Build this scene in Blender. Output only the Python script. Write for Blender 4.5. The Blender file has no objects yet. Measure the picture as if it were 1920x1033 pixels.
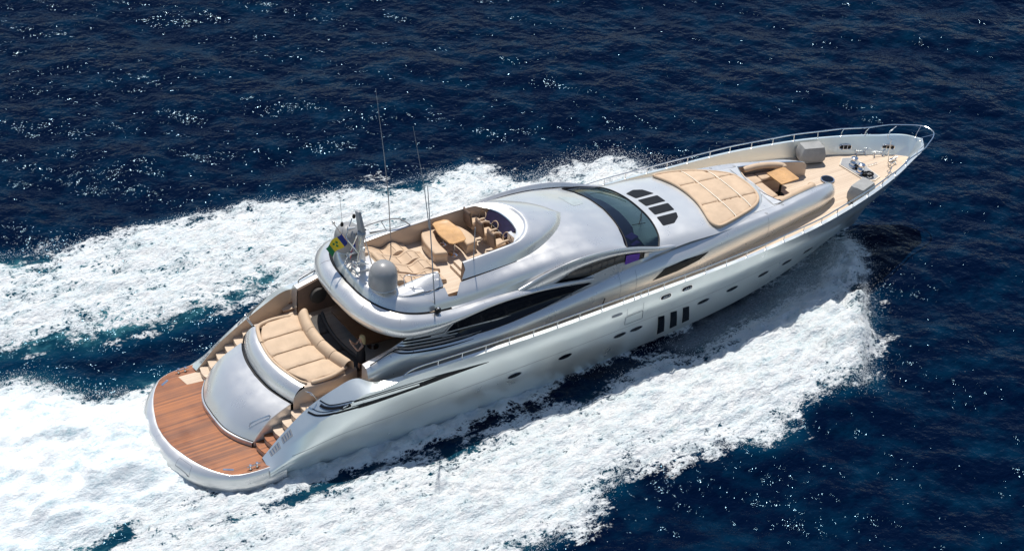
import bpy, bmesh, math, random
import numpy as np
from mathutils import Vector, Matrix
from mathutils.bvhtree import BVHTree
from mathutils.geometry import delaunay_2d_cdt
R = math.radians
rng = random.Random(7)
sc = bpy.context.scene
# ---------------------------------------------------------------- camera
cd = bpy.data.cameras.new('camera'); cam = bpy.data.objects.new('camera', cd); sc.collection.objects.link(cam)
cd.sensor_width = 36; cd.lens = 3515.07/1920*36; cd.clip_end = 6000; cd.clip_start = 1
az, pit, rol = R(54.26270221), R(35.42448786), R(5.61095534)
fwd = Vector((math.cos(az)*math.cos(pit), math.sin(az)*math.cos(pit), -math.sin(pit)))
rt = Vector((math.sin(az), -math.cos(az), 0)); up = rt.cross(fwd)
r2 = rt*math.cos(rol)+up*math.sin(rol); u2 = -rt*math.sin(rol)+up*math.cos(rol)
m = Matrix((r2, u2, -fwd)).transposed().to_4x4(); m.translation = Vector((-20.45047251, -47.38518562, 44.66938549))
cam.matrix_world = m
sc.camera = cam
# ---------------------------------------------------------------- light
SUN_EL, SUN_AZ = R(67), math.atan2(.94, .30)          # azimuth measured from +x towards +y
w = bpy.data.worlds.new('World'); sc.world = w; w.use_nodes = True
nt = w.node_tree; bg = nt.nodes['Background']; sky = nt.nodes.new('ShaderNodeTexSky')
sky.sky_type = 'NISHITA'; sky.sun_disc = False; sky.sun_elevation = SUN_EL; sky.sun_rotation = math.pi/2-SUN_AZ
sky.altitude = 0; sky.dust_density = .25; sky.ozone_density = 1.3
nt.links.new(sky.outputs[0], bg.inputs[0]); bg.inputs[1].default_value = .11
sd = bpy.data.lights.new('sun', 'SUN'); sd.energy = 4.9; sd.angle = R(.53); sd.color = (1, .955, .89)
so = bpy.data.objects.new('sun', sd); sc.collection.objects.link(so)
sv = Vector((math.cos(SUN_EL)*math.cos(SUN_AZ), math.cos(SUN_EL)*math.sin(SUN_AZ), math.sin(SUN_EL)))
so.rotation_euler = sv.to_track_quat('Z', 'Y').to_euler(); so.location = (0, 0, 60)
sc.view_settings.view_transform = 'Standard'; sc.view_settings.look = 'None'; sc.view_settings.gamma = 1
sc.view_settings.exposure = 0
sc.cycles.max_bounces = 8; sc.cycles.transparent_max_bounces = 12
# ---------------------------------------------------------------- materials
def mk(name):
    m = bpy.data.materials.new(name); m.use_nodes = True
    return m, m.node_tree, m.node_tree.nodes['Principled BSDF']
def lk(nt, a, b): nt.links.new(a, b)
def coords(nt, scale=(1,1,1), rot=(0,0,0)):
    g = nt.nodes.new('ShaderNodeNewGeometry'); mp = nt.nodes.new('ShaderNodeMapping')
    mp.inputs['Scale'].default_value = scale; mp.inputs['Rotation'].default_value = rot
    lk(nt, g.outputs['Position'], mp.inputs[0]); return mp.outputs[0]
def noise(nt, vec, sc_, det=4, rough=.55):
    n = nt.nodes.new('ShaderNodeTexNoise'); n.inputs['Scale'].default_value = sc_
    n.inputs['Detail'].default_value = det; n.inputs['Roughness'].default_value = rough
    lk(nt, vec, n.inputs['Vector']); return n.outputs['Fac']
def ramp(nt, fac, stops):
    r = nt.nodes.new('ShaderNodeValToRGB'); e = r.color_ramp.elements
    while len(e) < len(stops): e.new(.5)
    for k, (p, c) in enumerate(stops): e[k].position = p; e[k].color = (c, c, c, 1) if isinstance(c, (int, float)) else (*c, 1)
    lk(nt, fac, r.inputs[0]); return r.outputs[0]
def math_(nt, op, a, b=None, clamp=False):
    n = nt.nodes.new('ShaderNodeMath'); n.operation = op; n.use_clamp = clamp
    for i, v in enumerate((a, b)):
        if v is None: continue
        if isinstance(v, (int, float)): n.inputs[i].default_value = v
        else: lk(nt, v, n.inputs[i])
    return n.outputs[0]
def bump(nt, h, strength, dist, p):
    b = nt.nodes.new('ShaderNodeBump'); b.inputs['Strength'].default_value = strength; b.inputs['Distance'].default_value = dist
    lk(nt, h, b.inputs['Height']); lk(nt, b.outputs[0], p.inputs['Normal'])
def simple(name, col, rough=.5, metal=0, coat=0, var=.12, vs=3, bs=0, bsc=60, spec=.5):
    m, nt, p = mk(name)
    p.inputs['Roughness'].default_value = rough; p.inputs['Metallic'].default_value = metal
    p.inputs['Coat Weight'].default_value = coat; p.inputs['Coat Roughness'].default_value = .08
    p.inputs['Specular IOR Level'].default_value = spec
    v = coords(nt); f = noise(nt, v, vs, 5)
    c = ramp(nt, f, [(.3, tuple(x*(1-var) for x in col)), (.7, tuple(min(1, x*(1+var)) for x in col))])
    lk(nt, c, p.inputs['Base Color'])
    rr = ramp(nt, noise(nt, v, vs*2.3, 4), [(.3, max(0, rough-.06)), (.7, min(1, rough+.06))]); lk(nt, rr, p.inputs['Roughness'])
    if bs: bump(nt, noise(nt, v, bsc, 3), bs, .01, p)
    return m
def planks(name, c1, c2, seam, pitch, rough, streak=14, gloss_var=.1, coat=0):
    """boards running fore and aft with dark caulking between them"""
    m, nt, p = mk(name)
    g = nt.nodes.new('ShaderNodeNewGeometry'); sp = nt.nodes.new('ShaderNodeSeparateXYZ'); lk(nt, g.outputs['Position'], sp.inputs[0])
    y = math_(nt, 'DIVIDE', sp.outputs['Y'], pitch); fr = math_(nt, 'FRACT', math_(nt, 'ADD', y, 500.0)); fl = math_(nt, 'FLOOR', y)
    wn = nt.nodes.new('ShaderNodeTexWhiteNoise'); wn.noise_dimensions = '1D'; lk(nt, fl, wn.inputs['W'])
    n1 = noise(nt, coords(nt, (.5, streak, 3)), 1.0, 6, .65); n2 = noise(nt, coords(nt), .9, 3)
    t = math_(nt, 'ADD', math_(nt, 'MULTIPLY', wn.outputs['Value'], .32), math_(nt, 'MULTIPLY', n1, .62))
    t = math_(nt, 'ADD', t, math_(nt, 'MULTIPLY', math_(nt, 'SUBTRACT', n2, .5), .5))
    col = ramp(nt, t, [(.2, c1), (.75, c2)])
    s = math_(nt, 'LESS_THAN', fr, .07)
    mx = nt.nodes.new('ShaderNodeMix'); mx.data_type = 'RGBA'; lk(nt, math_(nt, 'MULTIPLY', s, .55), mx.inputs[0]); lk(nt, col, mx.inputs[6]); mx.inputs[7].default_value = (*seam, 1)
    lk(nt, mx.outputs[2], p.inputs['Base Color'])
    lk(nt, ramp(nt, n2, [(.35, rough-gloss_var), (.65, rough+gloss_var)]), p.inputs['Roughness']); p.inputs['Coat Weight'].default_value = coat
    bump(nt, math_(nt, 'SUBTRACT', n1, s), .25, .004, p)
    return m
M = {}
M['silver'] = simple('silver_paint', (.72, .71, .685), .31, .64, .55, .015, .6)
M['hull'] = simple('hull_silver_paint', (.80, .845, .82), .33, .72, .5, .02, .5)
M['white'] = simple('light_silver_paint', (.70, .70, .68), .32, .50, .5, .015, .6)
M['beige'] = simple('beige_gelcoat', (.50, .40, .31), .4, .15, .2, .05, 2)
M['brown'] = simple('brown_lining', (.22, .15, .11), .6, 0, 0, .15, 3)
M['cushion'] = simple('tan_upholstery', (.56, .415, .285), .72, 0, 0, .10, 2.2, .25, 45, .3)
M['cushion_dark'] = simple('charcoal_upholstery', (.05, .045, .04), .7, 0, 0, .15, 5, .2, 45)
M['black'] = simple('black_rubber', (.008, .009, .011), .45, 0, 0, .1, spec=.2)
M['glass'] = simple('dark_glass', (.006, .007, .010), .08, 0, .0, .1, spec=.35)
M['steel'] = simple('polished_steel', (.72, .72, .72), .16, 1, 0, .03)
M['grey'] = simple('grey_plastic', (.30, .31, .32), .5, 0, 0, .08)
M['dome'] = simple('grey_dome_paint', (.27, .27, .268), .38, 0, .3, .04, 2)
M['canvas'] = simple('grey_canvas', (.30, .30, .29), .85, 0, 0, .12, 3, .5, 25)
M['teak'] = planks('bleached_teak', (.52, .40, .29), (.66, .53, .40), (.20, .15, .11), .11, .6)
M['teakdark'] = planks('wet_teak', (.11, .028, .005), (.40, .125, .024), (.03, .012, .006), .085, .42, 18, .12, .12)
M['wood'] = simple('varnished_wood', (.58, .33, .13), .3, 0, .5, .18, 2.5)
M['seam'] = simple('dark_stitching', (.16, .10, .06), .8)
M['smoked'] = simple('smoked_screen', (.022, .013, .040), .35, 0, .2, .3, 6)
M['purple'] = simple('purple_fabric', (.035, .022, .085), .7, 0, 0, .25, 6)
M['purple_bright'] = simple('bright_purple_fabric', (.13, .04, .36), .7, 0, 0, .2, 6)
M['skin'] = simple('skin', (.42, .24, .16), .55)
M['hair'] = simple('blonde_hair', (.50, .36, .17), .6, 0, 0, .3, 40)
M['dress'] = simple('black_dress', (.012, .012, .014), .8)
for n_, c_ in (('flag_blue', (.01, .03, .22)), ('flag_yellow', (.80, .60, .03)), ('flag_green', (.01, .22, .07)), ('flag_white', (.75, .75, .75)), ('flag_red', (.65, .02, .03))):
    M[n_] = simple(n_, c_, .8, 0, 0, .12, 8)
# ---------------------------------------------------------------- mesh helpers
def cr(P, n):
    """Catmull-Rom through the rows of P, n samples per span"""
    P = np.array(P, float)
    if len(P) == 2: t = np.linspace(0, 1, n+1)[:, None]; return P[0]*(1-t)+P[1]*t
    Q = np.vstack([2*P[0]-P[1], P, 2*P[-1]-P[-2]]); out = []
    for i in range(1, len(Q)-2):
        a, b, c, d = Q[i-1], Q[i], Q[i+1], Q[i+2]
        for k in range(n):
            t = k/n; out.append(.5*((2*b)+(-a+c)*t+(2*a-5*b+4*c-d)*t*t+(-a+3*b-3*c+d)*t**3))
    out.append(Q[-2]); return np.array(out)
def loftgrid(rails, nl=6, nc=4):
    rs = [cr(r, nl) for r in rails]; rs = np.array(rs)            # K x N x 3
    cols = [cr(rs[:, j], nc) for j in range(rs.shape[1])]
    return np.array(cols)                                          # N x C x 3
class B:
    def __init__(s): s.v = []; s.f = []
    def grid(s, G, flip=False, wrap=False):
        n, c = G.shape[:2]; o = len(s.v); s.v += [tuple(p) for p in G.reshape(-1, 3)]
        for i in range(n-1):
            for j in range(c if wrap else c-1):
                j2 = (j+1) % c
                q = (o+i*c+j, o+i*c+j2, o+(i+1)*c+j2, o+(i+1)*c+j)
                s.f.append(q[::-1] if flip else q)
        return s
    def both(s, G): s.grid(G); H = G.copy(); H[..., 1] *= -1; s.grid(H, True); return s
    def loft(s, rails, nl=6, nc=4, sym=True):
        G = loftgrid(rails, nl, nc); return s.both(G) if sym else s.grid(G)
    def add(s, vs, fs): o = len(s.v); s.v += [tuple(v) for v in vs]; s.f += [tuple(i+o for i in f) for f in fs]; return s
    def box(s, c, d, rz=0, mtx=None, taper=1):
        x, y, z = (q/2 for q in d); vs = []
        for sz in (-1, 1):
            k = taper if sz > 0 else 1
            for a, b in ((-1, -1), (1, -1), (1, 1), (-1, 1)): vs.append(Vector((a*x*k, b*y*k, sz*z)))
        mt = mtx if mtx is not None else Matrix.Translation(c) @ Matrix.Rotation(rz, 4, 'Z')
        return s.add([mt @ v for v in vs], [(3, 2, 1, 0), (4, 5, 6, 7), (0, 1, 5, 4), (1, 2, 6, 5), (2, 3, 7, 6), (3, 0, 4, 7)])
    def tube(s, P, r, seg=8, cap=True):
        P = [Vector(p) for p in P]; n = len(P); rr = r if hasattr(r, '__len__') else [r]*n; o = len(s.v)
        ref = Vector((0, 0, 1))
        if abs((P[1]-P[0]).normalized().z) > .9: ref = Vector((1, 0, 0))
        for i, p in enumerate(P):
            t = (P[min(i+1, n-1)]-P[max(i-1, 0)]).normalized(); a = t.cross(ref).normalized(); b = t.cross(a)
            for k in range(seg): an = 2*math.pi*k/seg; s.v.append(tuple(p+(a*math.cos(an)+b*math.sin(an))*rr[i]))
        for i in range(n-1):
            for k in range(seg): k2 = (k+1) % seg; s.f.append((o+i*seg+k, o+i*seg+k2, o+(i+1)*seg+k2, o+(i+1)*seg+k))
        if cap: s.f.append(tuple(o+k for k in range(seg))[::-1]); s.f.append(tuple(o+(n-1)*seg+k for k in range(seg)))
        return s
    def lathe(s, prof, c=(0, 0, 0), seg=24, sx=1, sy=1, mtx=None):
        mt = mtx if mtx is not None else Matrix.Translation(c); G = []
        for r, z in prof: G.append([mt @ Vector((r*sx*math.cos(2*math.pi*k/seg), r*sy*math.sin(2*math.pi*k/seg), z)) for k in range(seg)])
        s.grid(np.array([[tuple(v) for v in row] for row in G]), wrap=True); return s
    def prism(s, out, z0, z1, base=None, mtx=None):
        """plan outline filled at z1 with a skirt down to z0"""
        out = [tuple(p) for p in out]; V, T = fill(out, 99); n = len(out)
        f = mtx or Matrix.Identity(4)
        s.add([f @ Vector((a, b, z1)) for a, b in V], T)
        s.add([f @ Vector((a, b, z0)) for a, b in out]+[f @ Vector((a, b, z1)) for a, b in out], [(i, (i+1) % n, n+(i+1) % n, n+i) for i in range(n)])
        s.add([f @ Vector((a, b, z0)) for a, b in V], [t[::-1] for t in T]); return s
    def build(s, name, mat, parent=None, angle=38, weld=1e-4, bevel=0, split=False):
        me = bpy.data.meshes.new(name); bm = bmesh.new(); vs = [bm.verts.new(v) for v in s.v]
        for f in s.f:
            if len(set(f)) < 3: continue
            try: bm.faces.new([vs[i] for i in f])
            except ValueError: pass
        bmesh.ops.remove_doubles(bm, verts=bm.verts, dist=weld)
        if bevel:
            es = [e for e in bm.edges if e.is_manifold and e.calc_face_angle(0) > .5]
            bmesh.ops.bevel(bm, geom=es, offset=bevel, segments=2, affect='EDGES', profile=.5, clamp_overlap=True)
        bmesh.ops.recalc_face_normals(bm, faces=bm.faces)
        for f in bm.faces: f.smooth = True
        bm.to_mesh(me); bm.free(); me.set_sharp_from_angle(angle=R(angle))
        me.materials.append(M[mat] if isinstance(mat, str) else mat)
        if split: return split_mesh(me, name, parent)
        o = bpy.data.objects.new(name, me); sc.collection.objects.link(o)
        if parent is not None:
            o.parent = parent; o.matrix_parent_inverse = world(parent).inverted()
        return o
def split_mesh(me, name, parent):
    """one object for every separate piece"""
    bm = bmesh.new(); bm.from_mesh(me); bm.verts.ensure_lookup_table(); seen = set(); groups = []
    for v in bm.verts:
        if v.index in seen: continue
        st, g = [v], set()
        while st:
            u = st.pop()
            if u.index in g: continue
            g.add(u.index); st += [e.other_vert(u) for e in u.link_edges]
        seen |= g; groups.append(g)
    bm.free(); res = []
    for g in groups:
        m2 = me.copy(); b2 = bmesh.new(); b2.from_mesh(m2); bmesh.ops.delete(b2, geom=[v for v in b2.verts if v.index not in g], context='VERTS'); b2.to_mesh(m2); b2.free()
        o = bpy.data.objects.new(name, m2); sc.collection.objects.link(o); res.append(o)
        if parent is not None: o.parent = parent; o.matrix_parent_inverse = world(parent).inverted()
    return res
def world(o):
    mt = o.matrix_basis.copy()
    while o.parent is not None: o2 = o.parent; mt = o2.matrix_basis @ o.matrix_parent_inverse @ mt; o = o2
    return mt
def fill(out, step, ring=None):
    """triangulate a plan outline, with interior points every step"""
    P = []; n = len(out)
    for i in range(n):
        a, b = out[i], out[(i+1) % n]; L = math.hypot(b[0]-a[0], b[1]-a[1]); k = max(1, int(L/step+.5))
        for j in range(k): t = j/k; P.append((a[0]+(b[0]-a[0])*t, a[1]+(b[1]-a[1])*t))
    nb = len(P); xs = [p[0] for p in P]; ys = [p[1] for p in P]
    if step < 50:
        x = min(xs)+step/2; k = 0
        while x < max(xs):
            y = min(ys)+step*(.5 if k % 2 else .25)
            while y < max(ys):
                if inside(x, y, P) and dist(x, y, P) > step*.45: P.append((x, y))
                y += step
            x += step*.87; k += 1
    if ring:
        ins_ = []
        for i in range(nb):
            a, b, c = Vector(P[i-1]), Vector(P[i]), Vector(P[(i+1) % nb]); t = ((b-a).normalized()+(c-b).normalized())
            if t.length < .3: continue
            t.normalize(); nn = Vector((-t.y, t.x))
            for rr in ring:
                for sg in (1, -1):
                    q = b+nn*sg*rr
                    if inside(q.x, q.y, P[:nb]) and dist(q.x, q.y, P[:nb]) > rr*.93: ins_.append(tuple(q))
        P = P[:nb]+ins_+[q for q in P[nb:] if dist(q[0], q[1], P[:nb]) > ring[-1]*1.3]
    r = delaunay_2d_cdt([Vector(p) for p in P], [(i, (i+1) % nb) for i in range(nb)], [], 1, 1e-6)
    return [tuple(v) for v in r[0]], [tuple(t) for t in r[2]]
def inside(x, y, P):
    c = False; n = len(P)
    for i in range(n):
        a, b = P[i], P[i-1]
        if (a[1] > y) != (b[1] > y) and x < (b[0]-a[0])*(y-a[1])/(b[1]-a[1])+a[0]: c = not c
    return c
def dist(x, y, P):
    best = 1e9; n = len(P)
    for i in range(n):
        ax, ay = P[i-1]; bx, by = P[i]; dx, dy = bx-ax, by-ay; L = dx*dx+dy*dy
        t = 0 if L == 0 else max(0, min(1, ((x-ax)*dx+(y-ay)*dy)/L)); d = math.hypot(x-ax-dx*t, y-ay-dy*t)
        if d < best: best = d
    return best
def rnd(out, r, k=4):
    """round the corners of an outline"""
    res = []; n = len(out)
    for i in range(n):
        p0, p, p1 = Vector(out[i-1]), Vector(out[i]), Vector(out[(i+1) % n]); a = (p0-p); b = (p1-p)
        d = min(r, a.length*.45, b.length*.45); A = p+a.normalized()*d; C = p+b.normalized()*d
        for j in range(k+1): t = j/k; res.append(tuple(A*(1-t)**2+p*2*t*(1-t)+C*t*t))
    return res
def pillow(bld, out, base, h, r=.1, step=.09, mtx=None):
    """soft cushion over an outline: height h, edge radius r; base is a number or a function of x, y"""
    V, T = fill(out, step, (r*.12, r*.45, r)); f = mtx or Matrix.Identity(4); vs = []
    for a, b in V:
        d = min(dist(a, b, out)/r, 1); z = (base(a, b) if callable(base) else base)+h*math.sqrt(max(0, 1-(1-d)**2))
        vs.append(f @ Vector((a, b, z)))
    bld.add(vs, T)
    rim = [f @ Vector((a, b, base(a, b) if callable(base) else base)) for a, b in out]; low = [f @ Vector((a, b, (base(a, b) if callable(base) else base)-h*.8)) for a, b in out]; n = len(out)
    bld.add(rim+low, [(i, (i+1) % n, n+(i+1) % n, n+i) for i in range(n)]); return bld
def bvh(o): return BVHTree.FromPolygons([o.matrix_world @ v.co for v in o.data.vertices], [tuple(p.vertices) for p in o.data.polygons])
def drape(bld, out, tree, axis, side=1, eps=.006, step=.15, h=0, r=.1, skirt=0):
    """lay a panel with the given outline on a surface. axis 'z': outline in x,y seen from above; 'y': outline in x,z on one flank"""
    V, T = fill(out, step); vs = []
    for a, b in V:
        if axis == 'z': o, d = Vector((a, b, 12)), Vector((0, 0, -1))
        else: o, d = Vector((a, side*8, b)), Vector((0, -side, 0))
        loc, nr, _, _ = tree.ray_cast(o, d)
        if loc is None: loc = tree.find_nearest(Vector((a, b, 4)) if axis == 'z' else Vector((a, side*3, b)))[0]; nr = -d
        if nr.dot(d) > 0: nr = -nr
        e = eps
        if h: e += h*math.sqrt(max(0, 1-(1-min(dist(a, b, out)/r, 1))**2))
        vs.append(loc+nr*e)
    bld.add(vs, T); return bld
def strip(bld, pts, wd, tree, axis, side=1, eps=.005):
    """narrow seam, groove or moulding along a line laid on a surface"""
    P = cr(pts, 5) if len(pts) > 2 else cr(pts, 10); out = []; L = []; Rr = []
    for i, p in enumerate(P):
        t = P[min(i+1, len(P)-1)]-P[max(i-1, 0)]; t = t/np.linalg.norm(t); n = np.array([-t[1], t[0]])
        ww = wd*(1 if not callable(wd) else 1) if not callable(wd) else wd(i/(len(P)-1)); L.append(p+n*ww/2); Rr.append(p-n*ww/2)
    vs = []
    for a, b in L+Rr:
        if axis == 'z': o, d = Vector((a, b, 12)), Vector((0, 0, -1))
        else: o, d = Vector((a, side*8, b)), Vector((0, -side, 0))
        loc, nr, _, _ = tree.ray_cast(o, d)
        if loc is None: loc = tree.find_nearest(Vector((a, b, 4)) if axis == 'z' else Vector((a, side*3, b)))[0]; nr = -d
        if nr.dot(d) > 0: nr = -nr
        vs.append(loc+nr*eps)
    n = len(P); bld.add(vs, [(i, i+1, n+i+1, n+i) for i in range(n-1)]); return bld
def strip3(bld, pts, wd, tree, side=1, eps=.008, n=5):
    """groove or band along 3D points lying on a surface; wd may vary along it"""
    P = cr([(x, y*side, z) for x, y, z in pts], n); m_ = len(P); A, C = [], []
    for i, p in enumerate(P):
        l, nr, _, _ = tree.find_nearest(Vector(p)); t = Vector(P[min(i+1, m_-1)]-P[max(i-1, 0)]).normalized()
        if nr.y*side < 0: nr = -nr
        b = t.cross(nr).normalized(); w_ = (wd(i/(m_-1)) if callable(wd) else wd)/2
        for L_, sg in ((A, 1), (C, -1)):
            q, n2, _, _ = tree.find_nearest(l+b*w_*sg); n2 = -n2 if n2.y*side < 0 else n2; L_.append(q+n2*eps)
    bld.add(A+C, [(i, i+1, m_+i+1, m_+i) for i in range(m_-1)]); return bld
def tag(o, label=None, cat=None, group=None, kind=None):
    for k, v in (('label', label), ('category', cat), ('group', group), ('kind', kind)):
        if v: o[k] = v
    return o
def empty(name, loc=(0, 0, 0), rz=0):
    o = bpy.data.objects.new(name, None); o.location = loc; o.rotation_euler = (0, 0, rz); o.empty_display_size = .3; sc.collection.objects.link(o); return o
def T(x, y, z, rz=0, ry=0, rx=0): return Matrix.Translation((x, y, z)) @ Matrix.Rotation(rz, 4, 'Z') @ Matrix.Rotation(ry, 4, 'Y') @ Matrix.Rotation(rx, 4, 'X')
def kids(o): return [c for c in bpy.data.objects if c.parent == o]
def copy_tree(o, parent=None):
    c = o.copy(); sc.collection.objects.link(c)
    if parent is not None: c.parent = parent
    for ch in kids(o):
        copy_tree(ch, c)
    return c
# ---------------------------------------------------------------- the sea
def vnoise(x, y, seed):
    r = np.random.RandomState(seed).rand(256, 256)
    xi = np.floor(x).astype(int); yi = np.floor(y).astype(int); fx = x-xi; fy = y-yi
    fx = fx*fx*(3-2*fx); fy = fy*fy*(3-2*fy); g = lambda a, b: r[a & 255, b & 255]
    return (g(xi, yi)*(1-fx)+g(xi+1, yi)*fx)*(1-fy)+(g(xi, yi+1)*(1-fx)+g(xi+1, yi+1)*fx)*fy
def fbm(x, y, seed, octs=5, gain=.55):
    s = 0; a = 1; t = 0
    for k in range(octs):
        c, sn = math.cos(.6*k), math.sin(.6*k); s = s+a*vnoise((x*c-y*sn)*2**k+7.3*k, (x*sn+y*c)*2**k+3.1*k, seed+k); t += a; a *= gain
    return s/t
def axis_pts(a, b, st, far):
    core = np.arange(a, b, st); d = []; s_, p = st, 0
    while p < far: s_ *= 1.22; p += s_; d.append(p)
    d = np.array(d); return np.concatenate([(a-d)[::-1], core, core[-1]+d])
def poly_sd(X, Y, P):
    """signed distance to a polygon, positive inside"""
    best = np.full(X.shape, 1e9); ins = np.zeros(X.shape, bool); n = len(P)
    for i in range(n):
        ax, ay = P[i-1]; bx, by = P[i]; dx, dy = bx-ax, by-ay; L = dx*dx+dy*dy+1e-9
        t = np.clip(((X-ax)*dx+(Y-ay)*dy)/L, 0, 1); best = np.minimum(best, np.hypot(X-ax-dx*t, Y-ay-dy*t))
        if ay != by:
            c = ((ay > Y) != (by > Y)) & (X < (ax-bx)*(Y-by)/(ay-by)+bx); ins ^= c
    return np.where(ins, best, -best)
def line_d(X, Y, P):
    best = np.full(X.shape, 1e9)
    for (ax, ay), (bx, by) in zip(P, P[1:]):
        dx, dy = bx-ax, by-ay; t = np.clip(((X-ax)*dx+(Y-ay)*dy)/(dx*dx+dy*dy), 0, 1); best = np.minimum(best, np.hypot(X-ax-dx*t, Y-ay-dy*t))
    return best
def sstep(a, b, x): t = np.clip((x-a)/(b-a), 0, 1); return t*t*(3-2*t)
PORT = [(-30,21),(-12,15.5),(-3.1,13.7),(-1.8,13.6),(-0.6,13.1),(1.3,12.8),(3.4,12.9),(5.5,13.0),(7.0,12.5),(8.0,12.4),(9.5,12.6),(10.9,12.2),(12.7,11.7),(14.1,11.4),(16.0,11.1),(17.9,11.1),(18.6,11.3),(19.5,10.1),(20.8,9.0),(22.0,8.6),(23.9,8.9),(25.1,8.9),(26.2,7.6),(27.2,5.6),(28.6,3.4),(30.3,1.2),(30.9,.2),(29,.4),(24.3,1.2),(20,2.4),(15.8,5.0),(10.3,5.1),(7.2,6.9),(6.1,6.7),(4.3,6.6),(2.7,6.6),(1.2,6.7),(-0.6,6.7),(-2.0,7.2),(-2.8,7.4),(-4.0,7.6),(-12,9.0),(-30,12)]
STERN = [(-30,10),(-12,7.6),(-5.5,6.4),(-4.4,6.0),(-3.6,5.8),(-2.8,5.0),(-2.3,3.9),(-1.3,3.4),(-0.6,3.4),(0.9,3.3),(2.0,2.8),(2.0,-2.3),(0.2,-2.4),(-0.4,-2.4),(-1.2,-2.5),(-2.7,-2.7),(-4.2,-3.2),(-8,-3.6),(-30,-5)]
STBD = [(-30,-10),(-9,-3.9),(-5.0,-3.3),(-3.7,-3.23),(-2.2,-3.2),(0.0,-3.74),(1.5,-4.25),(2.9,-4.15),(4.5,-4.36),(6.8,-4.66),(8.3,-4.85),(9.7,-4.96),(11.7,-4.82),(13.6,-4.65),(15.3,-4.46),(17.5,-4.12),(19.0,-3.9),(20.6,-3.53),(24.1,-2.65),(26.9,-1.3),(29.6,-0.5),(30.9,-0.1),(30.4,-2.0),(28.6,-4.4),(26.6,-6.8),(24.9,-8.8),(23.3,-8.4),(21.8,-8.2),(20.6,-9.1),(20.4,-9.7),(19.0,-9.8),(18.1,-9.0),(17.9,-8.0),(17.0,-8.8),(15.4,-8.3),(13.8,-8.2),(13.0,-8.8),(11.9,-8.9),(10.4,-9.8),(9.1,-10.1),(7.4,-10.3),(5.7,-11.2),(0,-14),(-12,-18),(-30,-24)]
HLINE = [(-2.5,-3.0),(-0.5,-3.2),(1.4,-3.25),(3.0,-3.2),(4.3,-3.2),(5.9,-3.35),(7.6,-3.4),(9.4,-3.4),(11.8,-3.25),(14.5,-2.95),(17.1,-2.7),(20.9,-2.3)]
SHEET = [(18.9,-3.0),(21.0,-2.4),(24.4,-1.8),(28.0,-0.9),(30.7,-0.1),(30.2,-1.7),(28.7,-3.3),(27.1,-3.9),(25.4,-4.2),(23.9,-4.0),(23.2,-3.4),(21.5,-4.0),(19.7,-3.9)]
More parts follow.
